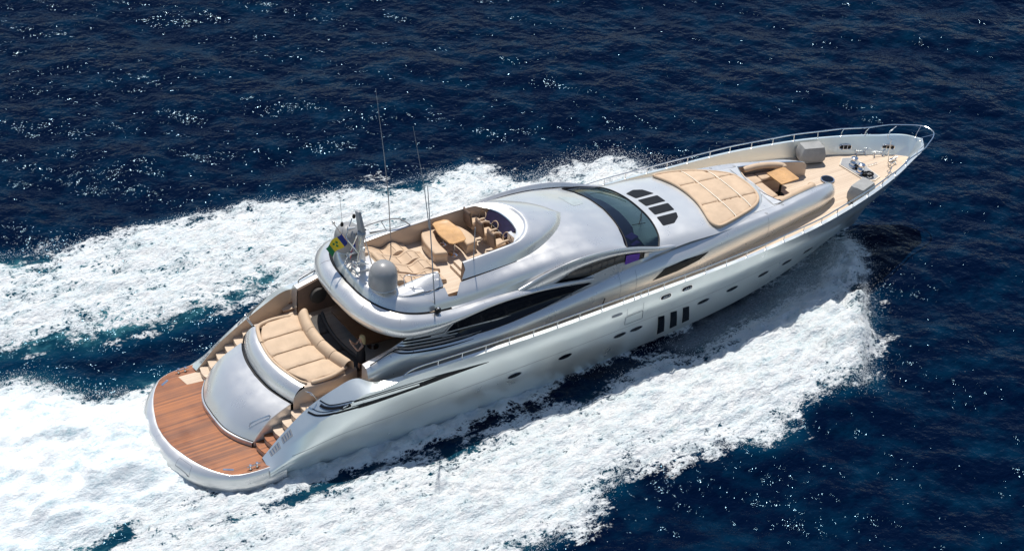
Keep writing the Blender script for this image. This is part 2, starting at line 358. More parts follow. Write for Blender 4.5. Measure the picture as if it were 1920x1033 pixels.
def sea_fields(X, Y):
    n1 = fbm(X*.55, Y*.55, 11, 6)-.5; n2 = fbm(X*1.9+9, Y*1.9, 31, 5)-.5
    # streaks that run with the wake
    wob = n1*2.2+n2*.9
    sp = poly_sd(X, Y, PORT); ss = poly_sd(X, Y, STERN); st = poly_sd(X, Y, STBD)
    fp = np.clip(.5+(sp*.42+wob*.55), 0, 1); fs = np.clip(.5+(ss*.8+wob*.35), 0, 1); fs_ = np.clip(.5+(st*.50+wob*.55), 0, 1)
    # broken lacy water towards the boat side of the port wake and the outer side of the starboard one
    lace = np.clip(1-(Y-6.6)/2.6, 0, 1)*(Y > 4)*(X < 17)
    fp = fp-lace*.30*np.clip(.6+n2*2.4, 0, 1)
    hl = line_d(X, Y, HLINE); wdt = .18+.75*np.clip((15-X)/15, 0, 1)
    fh = np.clip(.52+(wdt-hl)*1.7+n2*1.5, 0, 1)*(X < 21.5)*(hl < 1.5)
    sh = poly_sd(X, Y, SHEET); hx = np.interp(X, [18, 21, 24.4, 28, 30.7], [3.0, 2.5, 1.9, 1.0, .1]); veil = sstep(-.25, .5, sh+n2*.5)*np.clip(.42+(-Y-hx)/np.interp(X, [20, 28, 31], [2.2, 3.2, 1.6])*.75, .55, 1.25)*np.interp(X, [19, 23, 26, 30], [.5, .72, 1.0, 1.15])
    fs_ = fs_*(1-.92*sstep(-.35, .9, sh+n2*.5)*np.clip(1.45-(-Y-hx)/1.7, 0, 1))
    # under the glassy spray sheet the foam thins out
    ca, sa_ = math.cos(.10), math.sin(.10); u_ = X*ca+Y*sa_; v_ = -X*sa_+Y*ca
    stre = fbm(u_*.42, v_*1.25, 51, 5)-.5; old = np.clip((24-X)/22, 0, 1)
    fp = fp-np.clip(.10-stre*1.9, 0, .42)*(.35+.65*old); fs_ = fs_-np.clip(.06-stre*1.9, 0, .42)*(.35+.65*old)
    foam = np.maximum.reduce([fp, fs, fs_, fh])
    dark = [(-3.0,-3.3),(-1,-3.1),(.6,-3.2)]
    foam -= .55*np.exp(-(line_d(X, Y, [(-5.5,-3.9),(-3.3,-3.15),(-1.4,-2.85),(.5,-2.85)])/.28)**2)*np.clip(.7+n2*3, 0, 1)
    foam = np.clip(foam, 0, 1)
    near = np.maximum.reduce([sstep(-1.3, .8, sp), sstep(-2.0, .5, ss), sstep(-1.0, .4, st)*.8])
    # heights
    h = np.zeros_like(X)
    h += sstep(0, 2.2, ss+n1)*(.35+.75*sstep(1, -4.5, X))*(.8+n1*1.2+n2*.5)*np.exp(-((Y-1.0)/6.0)**2)
    be = line_d(X, Y, [(30.2,-1.6),(29.4,-2.9),(28.1,-4.5),(26.6,-6.2),(25.2,-7.4)])
    h += np.exp(-(be/1.15)**2)*.75*sstep(31, 28.6, X)*sstep(-.5, .7, st)*(.8+n1*1.5+n2)
    h += sstep(-.3, 2.6, st+n2*.6)*(.20+.22*sstep(14, 27, X))*(.8+n1*1.0+n2*.5)
    h += sstep(-.3, 2.2, sp+n2*.6)*(.20+.5*sstep(12, 20, X)*sstep(28, 24, X))*(.8+n1*1.2+n2*.6)
    lump = fbm(X*3.1, Y*3.1, 77, 4)-.5
    mist = sstep(-.2, 1.2, ss+n1*.8); rdg = 1-np.abs(fbm(X*.9, Y*1.7, 123, 4)-.5)*5; h += foam*(lump*.30+np.clip(rdg, -.3, 1)*.22+(fbm(X*7, Y*7, 99, 3)-.5)*.12)*(1-.35*mist)
    mist = sstep(-.2, 1.2, ss+n1*.8)
    return foam, veil, near, h, mist
gx = axis_pts(-14, 58, .14, 2500); gy = axis_pts(-26, 42, .14, 2500)
X, Y = np.meshgrid(gx, gy, indexing='ij')
Z = np.zeros_like(X); rs = np.random.RandomState(5)
fade = sstep(400, 60, np.hypot(X-17, Y-5))
for k in range(56):
    lam = 1.1*(13/1.1)**(rs.rand()**1.25); an = math.atan2(-.75, -.5)+rs.randn()*.62; kk = 2*math.pi/lam
    ph = (X*math.cos(an)+Y*math.sin(an))*kk+rs.rand()*6.28+.8*np.sin((X*math.sin(an)-Y*math.cos(an))*kk*.23+rs.rand()*6)
    amp = .0037*lam**.85*(.6+.8*rs.rand())
    Z += amp*(np.sin(ph)+.28*np.cos(2*ph))
Z *= fade*(.75+.5*fbm(X*.07, Y*.07, 3, 3))
foam, veil, near, h, mist = sea_fields(X, Y)
out = (np.hypot(X-20, Y-5) > 120); foam[out] = 0; near[out] = 0; h[out] = 0
Z = Z*(1-.5*foam)+h
hullw = np.interp(X, [1, 8, 12, 16, 20.4, 26.5, 31], [2.6, 3.0, 2.9, 2.6, 2.15, 1.1, 0])
inner = (np.abs(Y) < hullw) & (X > -.5) & (X < 31); Z = np.where(inner, np.minimum(Z, .02), Z)
nx, ny = X.shape
me = bpy.data.meshes.new('sea'); me.vertices.add(nx*ny); me.vertices.foreach_set('co', np.stack([X, Y, Z], -1).astype('f').ravel())
ii = np.arange(nx*ny).reshape(nx, ny); q = np.stack([ii[:-1, :-1], ii[1:, :-1], ii[1:, 1:], ii[:-1, 1:]], -1).reshape(-1, 4)
me.loops.add(q.size); me.loops.foreach_set('vertex_index', q.ravel().astype('i')); me.polygons.add(len(q))
me.polygons.foreach_set('loop_start', np.arange(0, q.size, 4, dtype='i')); me.polygons.foreach_set('loop_total', np.full(len(q), 4, 'i'))
me.update(calc_edges=True); me.polygons.foreach_set('use_smooth', np.ones(len(q), bool))
for nm, a in (('foam', foam), ('veil', veil), ('near', near), ('mist', mist)):
    at_ = me.attributes.new(nm, 'FLOAT', 'POINT'); at_.data.foreach_set('value', a.astype('f').ravel())
m_, nt, p = mk('sea_water'); M['sea'] = m_
def attr(nt, n): a = nt.nodes.new('ShaderNodeAttribute'); a.attribute_name = n; return a.outputs['Fac']
g1 = noise(nt, coords(nt, (1, 1.6, 1), (0, 0, -.25)), 1.3, 9, .66); g2 = noise(nt, coords(nt, (1, 1.5, 1), (0, 0, -.25)), 6.0, 7, .68); vv = coords(nt)
def ridge(sc_, k, det=5):                                   # thin winding filaments
    n = noise(nt, coords(nt, (1, 1.35, 1), (0, 0, -.25)), sc_, det, .6); return math_(nt, 'SUBTRACT', 1, math_(nt, 'MULTIPLY', math_(nt, 'ABSOLUTE', math_(nt, 'SUBTRACT', n, .5)), k), True)
web = math_(nt, 'MAXIMUM', ridge(1.5, 9), math_(nt, 'MULTIPLY', ridge(3.7, 8), .85))       # lacy lines of old foam
fa = attr(nt, 'foam'); st_n = noise(nt, coords(nt, (.32, 1.7, 1), (0, 0, .12)), 2.2, 7, .62)
t = math_(nt, 'ADD', math_(nt, 'MULTIPLY', math_(nt, 'SUBTRACT', g1, .5), 1.1), math_(nt, 'MULTIPLY', math_(nt, 'SUBTRACT', g2, .5), 1.05))
t = math_(nt, 'ADD', math_(nt, 'ADD', fa, t), math_(nt, 'MULTIPLY', math_(nt, 'SUBTRACT', web, .50), math_(nt, 'MULTIPLY', math_(nt, 'MULTIPLY', fa, math_(nt, 'SUBTRACT', 1.12, fa)), 2.2)))
fm = math_(nt, 'MULTIPLY', ramp(nt, math_(nt, 'ADD', t, math_(nt, 'MULTIPLY', math_(nt, 'SUBTRACT', st_n, .5), .8)), [(.36, 0), (.50, .55), (.72, 1)]), ramp(nt, fa, [(.02, 0), (.16, 1)]))
vl = math_(nt, 'MULTIPLY', attr(nt, 'veil'), ramp(nt, noise(nt, coords(nt, (1, 2.2, 1), (0, 0, .5)), 9, 6, .75), [(.34, .35), (.62, 1.0)]))
fm = math_(nt, 'MAXIMUM', fm, vl)
nr_ = attr(nt, 'near')
deep = noise(nt, coords(nt, (1, 1.35, 1), (0, 0, .98)), .55, 7, .62)
base_c = math_(nt, 'MULTIPLY', math_(nt, 'SUBTRACT', deep, .46, True), .75)  # teal patches: water's own variation plus sky reflection put into the colour
wc = ramp(nt, math_(nt, 'ADD', base_c, math_(nt, 'MULTIPLY', nr_, math_(nt, 'ADD', g1, .1))), [(.0, (.0001, .0034, .0165)), (.24, (.0002, .018, .045)), (.5, (.003, .034, .060)), (.85, (.045, .17, .20))])
p.inputs['IOR'].default_value = 1.333; p.inputs['Specular IOR Level'].default_value = .085; p.inputs['Specular Tint'].default_value = (.36, .74, 1, 1)
lk(nt, wc, p.inputs['Base Color']); p.inputs['Roughness'].default_value = .085
hb = noise(nt, coords(nt, (1, 1.35, 1), (0, 0, .98)), 1.5, 3.2, .55)
bump(nt, hb, 1, .165, p)
fb = nt.nodes.new('ShaderNodeBsdfPrincipled'); fb.inputs['Roughness'].default_value = .9; fb.inputs['Specular IOR Level'].default_value = .1
lk(nt, ramp(nt, math_(nt, 'ADD', math_(nt, 'ADD', math_(nt, 'MULTIPLY', g2, .30), math_(nt, 'MULTIPLY', math_(nt, 'ADD', g1, st_n), .35)), math_(nt, 'MULTIPLY', attr(nt, 'mist'), -.02)), [(.36, (.42, .58, .62)), (.45, (.70, .77, .785)), (.56, (.82, .83, .825))]), fb.inputs['Base Color'])  # blue-grey low stops put soft shading into the foam colour
fbb = noise(nt, coords(nt, (.7, 1.3, 1), (0, 0, .12)), 3.2, 7, .66); bb = nt.nodes.new('ShaderNodeBump'); lk(nt, math_(nt, 'SUBTRACT', 1.0, math_(nt, 'MULTIPLY', attr(nt, 'mist'), .45)), bb.inputs['Strength']); bb.inputs['Distance'].default_value = .28
lk(nt, fbb, bb.inputs['Height']); lk(nt, bb.outputs[0], fb.inputs['Normal'])
fb.inputs['Subsurface Weight'].default_value = 0
ms = nt.nodes.new('ShaderNodeMixShader'); lk(nt, fm, ms.inputs[0]); lk(nt, p.outputs[0], ms.inputs[1]); lk(nt, fb.outputs[0], ms.inputs[2])
lk(nt, ms.outputs[0], nt.nodes['Material Output'].inputs[0])
me.materials.append(m_); sea = bpy.data.objects.new('sea', me); sc.collection.objects.link(sea); tag(sea, kind='structure')

# ---------------------------------------------------------------- flung spray: droplets along the foam edges and over the bow wave
def zsea(x, y): i = np.clip(np.searchsorted(gx, x), 0, len(gx)-1); j = np.clip(np.searchsorted(gy, y), 0, len(gy)-1); return Z[i, j], foam[i, j]
rs = np.random.RandomState(12); pts = []
def along(P, n, spread, hmax, smin=.005, smax=.017):
    P = np.array(P); L = np.hypot(*(P[1:]-P[:-1]).T); c = np.concatenate([[0], np.cumsum(L)])
    t = rs.rand(n)*c[-1]; x = np.interp(t, c, P[:, 0]); y = np.interp(t, c, P[:, 1]); cl = fbm(t*1.3, t*0+3, 8, 3)
    r_ = rs.exponential(1, n)*spread*(.2+1.6*cl**2); a = rs.rand(n)*6.28; x += np.cos(a)*r_; y += np.sin(a)*r_
    z, f = zsea(x, y); pts.append(np.stack([x, y, z+rs.rand(n)**2*hmax*(.3+cl), smin+(smax-smin)*rs.rand(n)**3], 1))
along([(30.7,-.6),(30.5,-1.4),(30.0,-2.4),(29.2,-3.5),(28.2,-4.7),(27.1,-5.8),(26.1,-7.1),(25.4,-7.9),(24.4,-8.9)], 12000, .5, .5, .004, .013)
along([(29.5,-1.2),(27.5,-3.0),(25,-3.8)], 7000, .7, .5, .005, .014)
along([(24.9,-8.8),(21.8,-8.3),(19,-9.8),(17,-8.8),(13.8,-8.3),(10.4,-9.8),(5.7,-11.2)], 6000, .3, .3)
along([(28.3,-1.5),(24.6,-3.8),(20.5,-4.2),(16,-4.4)], 5000, .4, .4)
along([(28.6,3.4),(27.2,5.6),(25.1,8.9),(22.0,8.8),(20.8,9.2)], 9000, .42, 1.3)
along([(20.8,9.2),(18.6,11.4),(14.1,11.6),(9.5,12.7),(3.4,13.0),(-3,13.8)], 6000, .3, .35)
along([(-6,6.2),(-3.6,5.9),(-2.3,4.1),(-.6,3.5)], 2600, .3, .5)
along([(-1,-2.4),(1.4,-3.4),(5.9,-3.6),(9.4,-3.6),(14.5,-3.2),(20,-2.9)], 2200, .2, .15, .006, .016)
Q = np.concatenate(pts); n = len(Q)
tet = np.array([(1, 1, 1), (-1, -1, 1), (-1, 1, -1), (1, -1, -1)])*.8; ft_ = np.array([(0, 1, 2), (0, 3, 1), (0, 2, 3), (1, 3, 2)])
V = (Q[:, None, :3]+tet[None]*Q[:, 3, None, None]*np.array([1.2, 1, .9])).reshape(-1, 3); F = (ft_[None]+(np.arange(n)*4)[:, None, None]).reshape(-1, 3)
me = bpy.data.meshes.new('spray'); me.vertices.add(len(V)); me.vertices.foreach_set('co', V.astype('f').ravel()); me.loops.add(F.size); me.loops.foreach_set('vertex_index', F.ravel().astype('i'))
me.polygons.add(len(F)); me.polygons.foreach_set('loop_start', np.arange(0, F.size, 3, dtype='i')); me.polygons.foreach_set('loop_total', np.full(len(F), 3, 'i')); me.update(calc_edges=True)
me.materials.append(simple('spray_drops', (.85, .87, .88), .6)); sp = bpy.data.objects.new('spray', me); sc.collection.objects.link(sp)
tag(sp, 'fine white droplets flung up along the bow wave and the edges of the wake', 'spray', kind='stuff')
# ---------------------------------------------------------------- the yacht: hull and superstructure
yacht = empty('motor_yacht', (17, 0, 0))
tag(yacht, 'long silver motor yacht speeding through the dark blue sea with teak decks', 'yacht')
HX = [1.75,2.6,3.6,4.6,5.3,6.0,7.3,10,13,16.4,20.4,23.4,26.5,29.5,31.6,33.2,34.2,34.77]
def rail(xs, ys, zs): return list(zip(xs, ys, zs))
Sy = [2.95,3.10,3.22,3.36,3.43,3.49,3.53,3.55,3.56,3.55,3.51,3.36,3.07,2.46,1.81,1.14,.68,.0]
Sz = [.80,1.40,2.02,2.52,2.85,2.92,3.08,3.08,3.12,3.24,3.37,3.43,3.55,3.67,3.72,3.74,3.75,3.76]
rS = rail(HX, Sy, Sz)
rC = rail(HX[:-1]+[34.55], [2.72,2.73,2.69,2.75,2.84,3.12,3.40,3.42,3.43,3.42,3.38,3.22,2.92,2.30,1.64,.96,.50,0], [.84,1.72,2.46,2.96,3.19,2.98,3.13,3.12,3.15,3.27,3.40,3.46,3.58,3.70,3.75,3.77,3.78,3.79])
rA = rail(HX[:14]+[31.5,33.0,33.95,34.45], [3.2,3.3,3.38,3.46,3.5,3.54,3.58,3.6,3.6,3.58,3.5,3.32,2.98,2.33,1.66,.98,.45,0], [.72,1.1,1.5,1.9,2.2,2.4,2.6,2.65,2.68,2.75,2.8,2.85,2.95,3.1,3.2,3.28,3.32,3.35])
rK = rail(HX[:13]+[29.3,31.2,32.6,33.5,34.0], [3.35,3.38,3.42,3.46,3.48,3.5,3.53,3.54,3.53,3.48,3.36,3.15,2.75,2.08,1.42,.8,.35,0], [.6,.9,1.2,1.5,1.7,1.85,2.0,2.05,2.1,2.15,2.2,2.3,2.4,2.55,2.65,2.75,2.8,2.85])
rM = rail(HX[:12]+[26.3,29.0,30.8,32.0,32.9,33.3], [3.3,3.32,3.35,3.38,3.40,3.41,3.42,3.42,3.39,3.31,3.15,2.92,2.45,1.72,1.15,.7,.32,0], [.3,.5,.65,.8,.9,.95,1.0,1.05,1.1,1.25,1.4,1.52,1.68,1.82,1.92,2.0,2.05,2.1])
rW = rail(HX[:12]+[26.3,29.0,30.5,31.5,32.3,32.7], [2.95,3.0,3.05,3.1,3.13,3.15,3.15,3.13,3.07,2.98,2.85,2.60,2.13,1.38,.85,.45,.18,0], [-.05,-.05,-.05,-.05,-.05,-.05,-.05,-.04,0,.18,.42,.65,.95,1.15,1.3,1.4,1.48,1.55])
rB = [(min(x, 31.6+.02*i), y*.55, z-.45-.25*(x > 20)) for i, (x, y, z) in enumerate(rW)]
rE = [(min(x, 31.4+.02*i), 0, max(-1.6, -1.4+(x-22)*.16) if x > 20 else -1.6) for i, (x, y, z) in enumerate(rW)]
hb = B(); hb.loft([rC, rS], 6, 3); hb.loft([rS, rA, rK, rM, rW], 6, 4); hb.loft([rW, rB, rE], 6, 3)
# inner face of the bulwark and of the stern wings down to the deck
DZ = lambda x: float(np.interp(x, [1.7, 5.7, 6.2, 10, 16, 20, 26, 34], [.8, 2.2, 2.5, 2.55, 2.72, 2.85, 2.93, 3.0]))
rD = [(x-(.12 if i == 16 else 0) if i < 17 else 34.1, y-(.03 if i < 5 else .12 if i < 13 else .16+(0,.07,.20,.20)[i-13]) if i < 17 else 0, .78 if i < 5 else DZ(x)-.03) for i, (x, y, z) in enumerate(rC)]
hb.loft([rC[5:], rD[5:]], 6, 1)
hull = hb.build('hull', 'hull', yacht, 32)
TH = bvh(hull)
il = B(); il.loft([rC[:6], rD[:6]], 6, 1); il.build('stair_side_lining', 'beige', yacht, split=True)  # beige covers the tan facing and a brownish reflection put into its colour
# platform: silver rim and teak deck, both curved across the stern
rim = [(-1.20,0),(-1.15,.65),(-1.01,1.25),(-.80,1.78),(-.54,2.24),(-.24,2.62),(.08,2.92),(.40,3.14),(.85,3.29),(1.35,3.35),(1.83,3.36),(2.4,3.36)]
def off(P, dx, dy, z): return [(x+dx*(1-min(1, max(0, (x+1)/1.6))), max(0, y-dy*min(1, y/2)), z) for x, y in P]
pl = B(); pl.loft([off(rim, .55, .30, -.4), off(rim, .05, .03, .10), off(rim, 0, 0, .34), off(rim, .05, .03, .50), off(rim, .16, .08, .65), off(rim, .34, .15, .748), off(rim, .44, .19, .758), off(rim, .48, .21, .70)], 7, 3)
pl.build('platform_rim', 'silver', yacht, 50)
tk = [(p_[0]+.03*0, p_[1]) for p_ in cr(off(rim, .43, .185, 0), 5) if p_[0] < 2.1]
tb = B(); full = [(a, -b) for a, b in tk[::-1]]+[(a, b) for a, b in tk[1:]]+[(3.2, 3.1), (3.2, -3.1)]
tb.prism(full, .60, .772); plat = tb.build('swim_platform', 'teakdark', yacht)
# teak deck sheet: side decks, foredeck
dk = B(); yD = lambda x: float(np.interp(x, [a[0] for a in rD], [a[1] for a in rD]))+.02
for sgn in (1, -1): dk.grid(np.array([[(x, sgn*y, DZ(x)) for y in np.linspace(2.55, yD(x), 4)] for x in np.arange(5.95, 9.8, .35)]))
dk.grid(np.array([[(x, yD(x)*k, DZ(x)) for k in np.linspace(-1, 1, 9)] for x in list(np.arange(9.4, 34.2, .35))+[34.3]]))
deck = dk.build('deck', 'teak', yacht)
# lower house: side decks up to the window band
LHX = [5.75,7,8.5,11,13,15,17,18.7,20.3,22,25,26.8,27.9,28.7,29.0]
LH = {  # base, bulge, shoulder, crest, recess foot, window top
 'a': ([2.75,2.85,2.85,2.85,2.83,2.80,2.76,2.72,2.65,2.44,2.00,1.64,1.43,1.16,.98], [2.2,2.5,2.52,2.6,2.65,2.7,2.75,2.8,2.84,2.86,2.9,2.92,2.93,2.94,2.95]),
 'b': ([2.92,2.95,2.93,2.92,2.90,2.87,2.83,2.78,2.70,2.52,2.12,1.79,1.57,1.27,1.04], [2.7,2.88,2.8,2.88,2.97,3.05,3.12,3.17,3.2,3.22,3.25,3.25,3.24,3.2,3.15]),
 'c': ([2.95,2.98,2.95,2.92,2.89,2.86,2.80,2.73,2.64,2.47,2.10,1.76,1.53,1.23,1.02], [3.1,3.3,3.12,3.1,3.22,3.38,3.52,3.62,3.65,3.68,3.65,3.6,3.56,3.45,3.32]),
 'd': ([2.80,2.80,2.78,2.75,2.72,2.68,2.60,2.50,2.38,2.24,1.93,1.54,1.30,1.06,.95], [3.4,3.68,3.42,3.30,3.42,3.62,3.82,3.93,3.97,4.0,3.93,3.85,3.78,3.62,3.42]),
 'e': ([2.66,2.62,2.55,2.52,2.50,2.50,2.48,2.32,2.10,2.0,1.75,1.37,1.14,.97,.92], [3.42,3.74,3.50,3.34,3.45,3.68,3.9,4.03,4.12,4.06,3.95,3.88,3.8,3.66,3.45]),
 'f': ([2.50,2.52,2.45,2.38,2.38,2.40,2.40,2.2,1.9,1.8,1.58,1.25,1.04,.90,.89], [3.42,3.78,4.25,4.32,4.25,4.2,4.3,4.2,4.22,4.1,3.95,3.89,3.81,3.68,3.48])}
LR = {k: rail(LHX, *v) for k, v in LH.items()}
lb = B(); lb.loft([LR['a'], LR['b'], LR['c'], LR['d'], LR['e']], 6, 4); lb.loft([LR['e'], LR['f']], 6, 2)
lb.loft([LR['a'], [(x, y*.4, z) for x, y, z in LR['a']]], 6, 1) if False else None
house = lb.build('deckhouse_side', 'silver', yacht, 40); TL = bvh(house)
# trunk top between the crests forward of the windscreen, with the raised plateau
def flankz(x): return float(np.interp(x, [17, 18.7, 20.3, 22, 25, 26.8], [4.25, 4.16, 4.16, 4.08, 3.95, 3.89]))
tt = B(); xs = np.linspace(17.3, 25.45, 26)
fy = lambda x: float(np.interp(x, [a[0] for a in LR['f']], [a[1] for a in LR['f']])); fz = lambda x: float(np.interp(x, [a[0] for a in LR['f']], [a[2] for a in LR['f']]))
tt.grid(np.array([[(x, fy(x)*k, fz(x)+.05*(1-k*k)-(.02 if abs(k) < 1 else 0)) for k in np.linspace(-1, 1, 13)] for x in xs]))
tt.build('coachroof_flank', 'white', yacht)
PW = lambda x: float(np.interp(x, [18, 19, 20, 21.5, 22.5, 23.5, 24.3, 24.9, 25.25, 25.45], [2.5, 2.42, 2.36, 2.28, 2.16, 1.92, 1.58, 1.15, .7, .0]))
PZ = lambda x: float(np.interp(x, [18, 19.4, 20.7, 21.8, 23.5, 25.5], [4.62, 4.60, 4.50, 4.34, 4.22, 4.10]))
pb = B(); G = []
for x in list(np.arange(18.2, 24.9, .22))+[24.9, 25.05, 25.2, 25.32, 25.4, 25.45]:
    wd = PW(x); row = []
    for k in np.linspace(-1, 1, 25):
        e = 1-abs(k)**5; row.append((x, wd*k, fz(x)-.05+(PZ(x)-fz(x)+.05-.07*k*k)*(e**.5)*min(1, ((25.5-x)/.5))**.5))
    G.append(row)
pb.grid(np.array(G)); plateau = pb.build('coachroof', 'white', yacht, 50); TP = bvh(plateau)
# upper body: overhanging rim round the flybridge, its sides running forward into the roof
UX = [None]
U1 = [(6.30,0,4.30),(6.40,1.2,4.30),(6.75,2.1,4.3),(7.35,2.60,4.28),(8.2,2.75,4.28),(9.5,2.72,4.32),(11,2.62,4.38),(12.5,2.55,4.30),(14,2.52,4.12),(15.6,2.5,3.92)]
U2 = [(5.95,0,4.45),(6.05,1.25,4.45),(6.45,2.25,4.42),(7.15,2.88,4.38),(8.2,3.02,4.34),(9.5,2.92,4.38),(11,2.78,4.44),(12.5,2.68,4.36),(14,2.6,4.18),(15.6,2.56,3.98)]
U3 = [(5.85,0,4.78),(5.95,1.28,4.78),(6.35,2.30,4.76),(7.08,2.96,4.70),(8.2,3.10,4.60),(9.5,3.0,4.55),(11,2.84,4.56),(12.5,2.72,4.46),(14,2.63,4.26),(15.6,2.57,4.03)]
U4 = [(6.05,0,5.08),(6.15,1.22,5.08),(6.52,2.15,5.06),(7.2,2.78,5.0),(8.2,2.95,4.85),(9.5,2.85,4.70),(11,2.70,4.66),(12.5,2.62,4.52),(14,2.58,4.30),(15.6,2.54,4.05)]
U5 = [(6.36,0,5.20),(6.44,1.12,5.20),(6.76,1.98,5.18),(7.35,2.52,5.10),(8.25,2.68,4.92),(9.5,2.62,4.74),(11,2.55,4.66),(12.5,2.52,4.56),(14,2.52,4.32),(15.6,2.50,4.06)]
ub = B(); ub.loft([U1, U2, U3, U4, U5], 7, 4); rimo = ub.build('flybridge_rim', 'silver', yacht, 45)
gb = B(); g0 = [(x+.02, y-.02, z-.03) for x, y, z in U5[:7]]; g1_ = [(x+.13, max(0, y-.11), z-.05) for x, y, z in U5[:7]]
gb.loft([[(x, y, z+.02) for x, y, z in g0], g0, g1_], 7, 1); gb.build('drainage_groove', 'black', yacht)
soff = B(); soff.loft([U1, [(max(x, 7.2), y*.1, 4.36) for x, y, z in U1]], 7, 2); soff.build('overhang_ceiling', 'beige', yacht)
# pilothouse flank: sill panel, window band and the arched tube above it
P0 = [(12.3,2.50,4.38),(13.7,2.47,4.24),(14.8,2.45,4.12),(16.1,2.44,4.05),(17.3,2.42,4.08),(18.65,2.36,4.16),(19.3,2.28,4.14)]
P1 = [(12.3,2.52,4.42),(13.7,2.50,4.32),(14.8,2.47,4.66),(16.1,2.46,4.72),(17.3,2.43,4.58),(18.65,2.37,4.22),(19.3,2.30,4.15)]
P2 = [(12.25,2.60,4.48),(13.55,2.62,4.62),(14.75,2.60,4.84),(16.1,2.58,4.88),(17.35,2.55,4.70),(18.75,2.47,4.32),(19.6,2.36,4.17)]
P3 = [(12.2,2.56,4.60),(13.45,2.58,5.00),(14.65,2.54,5.17),(16.05,2.52,5.13),(17.35,2.48,4.90),(18.8,2.40,4.42),(19.75,2.27,4.19)]
P4 = [(12.2,2.46,4.62),(13.45,2.44,4.94),(14.65,2.42,5.06),(16.05,2.40,4.98),(17.4,2.36,4.74),(18.8,2.28,4.36),(19.75,2.15,4.19)]
PF = [(x, float(np.interp(x, LHX, LH['f'][0]))+.01, float(np.interp(x, LHX, LH['f'][1]))-.12) for x, y, z in P0]
pb2 = B(); pb2.loft([PF, P0], 6, 1); pb2.loft([P1, P2, P3, P4], 8, 4); pilot = pb2.build('pilothouse_flank', 'silver', yacht, 40, split=True)
pg = B(); pg.loft([[(x, y-.02, z-.02) for x, y, z in P0[1:6]], [(x, y-.02, z+.02) for x, y, z in P1[1:6]]], 8, 3); pg.build('pilothouse_window', 'glass', yacht, split=True)
# upper deck side: from the groove up to the coaming
V0 = [(6.46,0,5.17),(6.54,1.05,5.17),(6.86,1.88,5.15),(7.44,2.40,5.08),(8.3,2.56,4.92),(9.5,2.52,4.75),(11,2.46,4.74),(12.5,2.42,4.86),(14,2.42,4.98),(15.5,2.42,4.98),(17.0,2.40,4.75),(18.6,2.42,4.42)]
V1 = [(6.60,0,5.42),(6.68,1.0,5.42),(7.0,1.78,5.40),(7.55,2.25,5.34),(8.35,2.40,5.20),(9.5,2.36,5.08),(11,2.30,5.06),(12.5,2.25,5.14),(14,2.2,5.20),(15.5,2.15,5.15),(16.8,2.15,4.92),(17.3,2.3,4.72)]
V2 = [(6.80,0,5.50),(6.88,.96,5.50),(7.15,1.68,5.50),(7.65,2.06,5.46),(8.4,2.10,5.38),(9.5,2.02,5.32),(11,1.92,5.30),(12.5,1.82,5.32),(14,1.72,5.35),(15.5,1.6,5.28),(16.6,1.55,5.08),(17.4,1.6,4.90)]
sb_ = B(); GV = loftgrid([V0, V1, V2], 14, 9); sb_.grid(GV); GS = GV.copy(); GS[..., 1] *= -1
WELL = [(9.28,-1.2),(9.28,-2.34),(9.62,-2.36),(9.95,-2.0),(10.33,-1.7),(10.36,-1.2)]
o_ = len(sb_.v); sb_.v += [tuple(q) for q in GS.reshape(-1, 3)]; nr, nc_ = GS.shape[:2]
for i in range(nr-1):
    for j in range(nc_-1):
        c_ = (GS[i, j]+GS[i+1, j+1])/2
        sb_.f.append((o_+i*nc_+j+1, o_+i*nc_+j, o_+(i+1)*nc_+j, o_+(i+1)*nc_+j+1))
sb_.loft([[(9.3,2.62,4.76),(10,2.585,4.70),(11,2.54,4.65),(12.5,2.51,4.55),(13.6,2.50,4.60)],[(9.3,2.53,4.77),(10,2.51,4.745),(11,2.46,4.74),(12.5,2.42,4.86),(13.6,2.42,4.96)]], 6, 2)
V3 = [(7.70,0,5.50),(7.70,.9,5.50),(7.72,1.35,5.52),(7.9,1.5,5.56),(8.5,1.52,5.62),(9.5,1.50,5.66),(11,1.46,5.78),(12.3,1.42,5.80),(13.1,1.36,5.80)]
# forward roof between the two V2 rails
rf2 = V2[7:]; rc = [(12.5,0,5.50),(14,0,5.52),(15.5,0,5.46),(16.6,0,5.26),(17.65,0,5.02)]; rm = [(12.5,.95,5.45),(14,.9,5.48),(15.5,.85,5.40),(16.6,.85,5.2),(17.6,.85,4.98)]
sb_.loft([rf2, rm, rc], 14, 6)
sb_.v = [tuple(q) for q in sb_.v]; roof = sb_.build('roof', 'silver', yacht, 60, 2e-3); 
# cowl: the raised teardrop round the flybridge cockpit
E0 = [(7.4,2.04,5.44),(8.6,2.02,5.36),(10,1.90,5.31),(11.5,1.84,5.31),(12.7,1.76,5.33),(13.7,1.50,5.40),(14.6,1.05,5.45),(15.2,.58,5.46),(15.62,0,5.46)]
E1 = [(7.5,1.9,5.5),(8.6,1.85,5.50),(10,1.72,5.55),(11.5,1.68,5.60),(12.7,1.62,5.66),(13.6,1.40,5.72),(14.35,.98,5.74),(14.9,.52,5.70),(15.2,0,5.66)]
E2 = [(7.6,1.62,5.53),(8.6,1.56,5.62),(10,1.52,5.72),(11.5,1.50,5.80),(12.65,1.44,5.85),(13.2,1.22,5.91),(13.58,.85,5.95),(13.8,.45,5.98),(13.88,0,5.99)]
E3 = [(7.7,1.46,5.50),(8.6,1.44,5.60),(10,1.42,5.70),(11.5,1.40,5.79),(12.6,1.34,5.84),(13.05,1.12,5.88),(13.38,.8,5.92),(13.58,.42,5.95),(13.64,0,5.96)]
def cut(r, a, b):                                            # piece of a sampled rail between two x values
    return [p for p in r if a <= p[0] <= b]
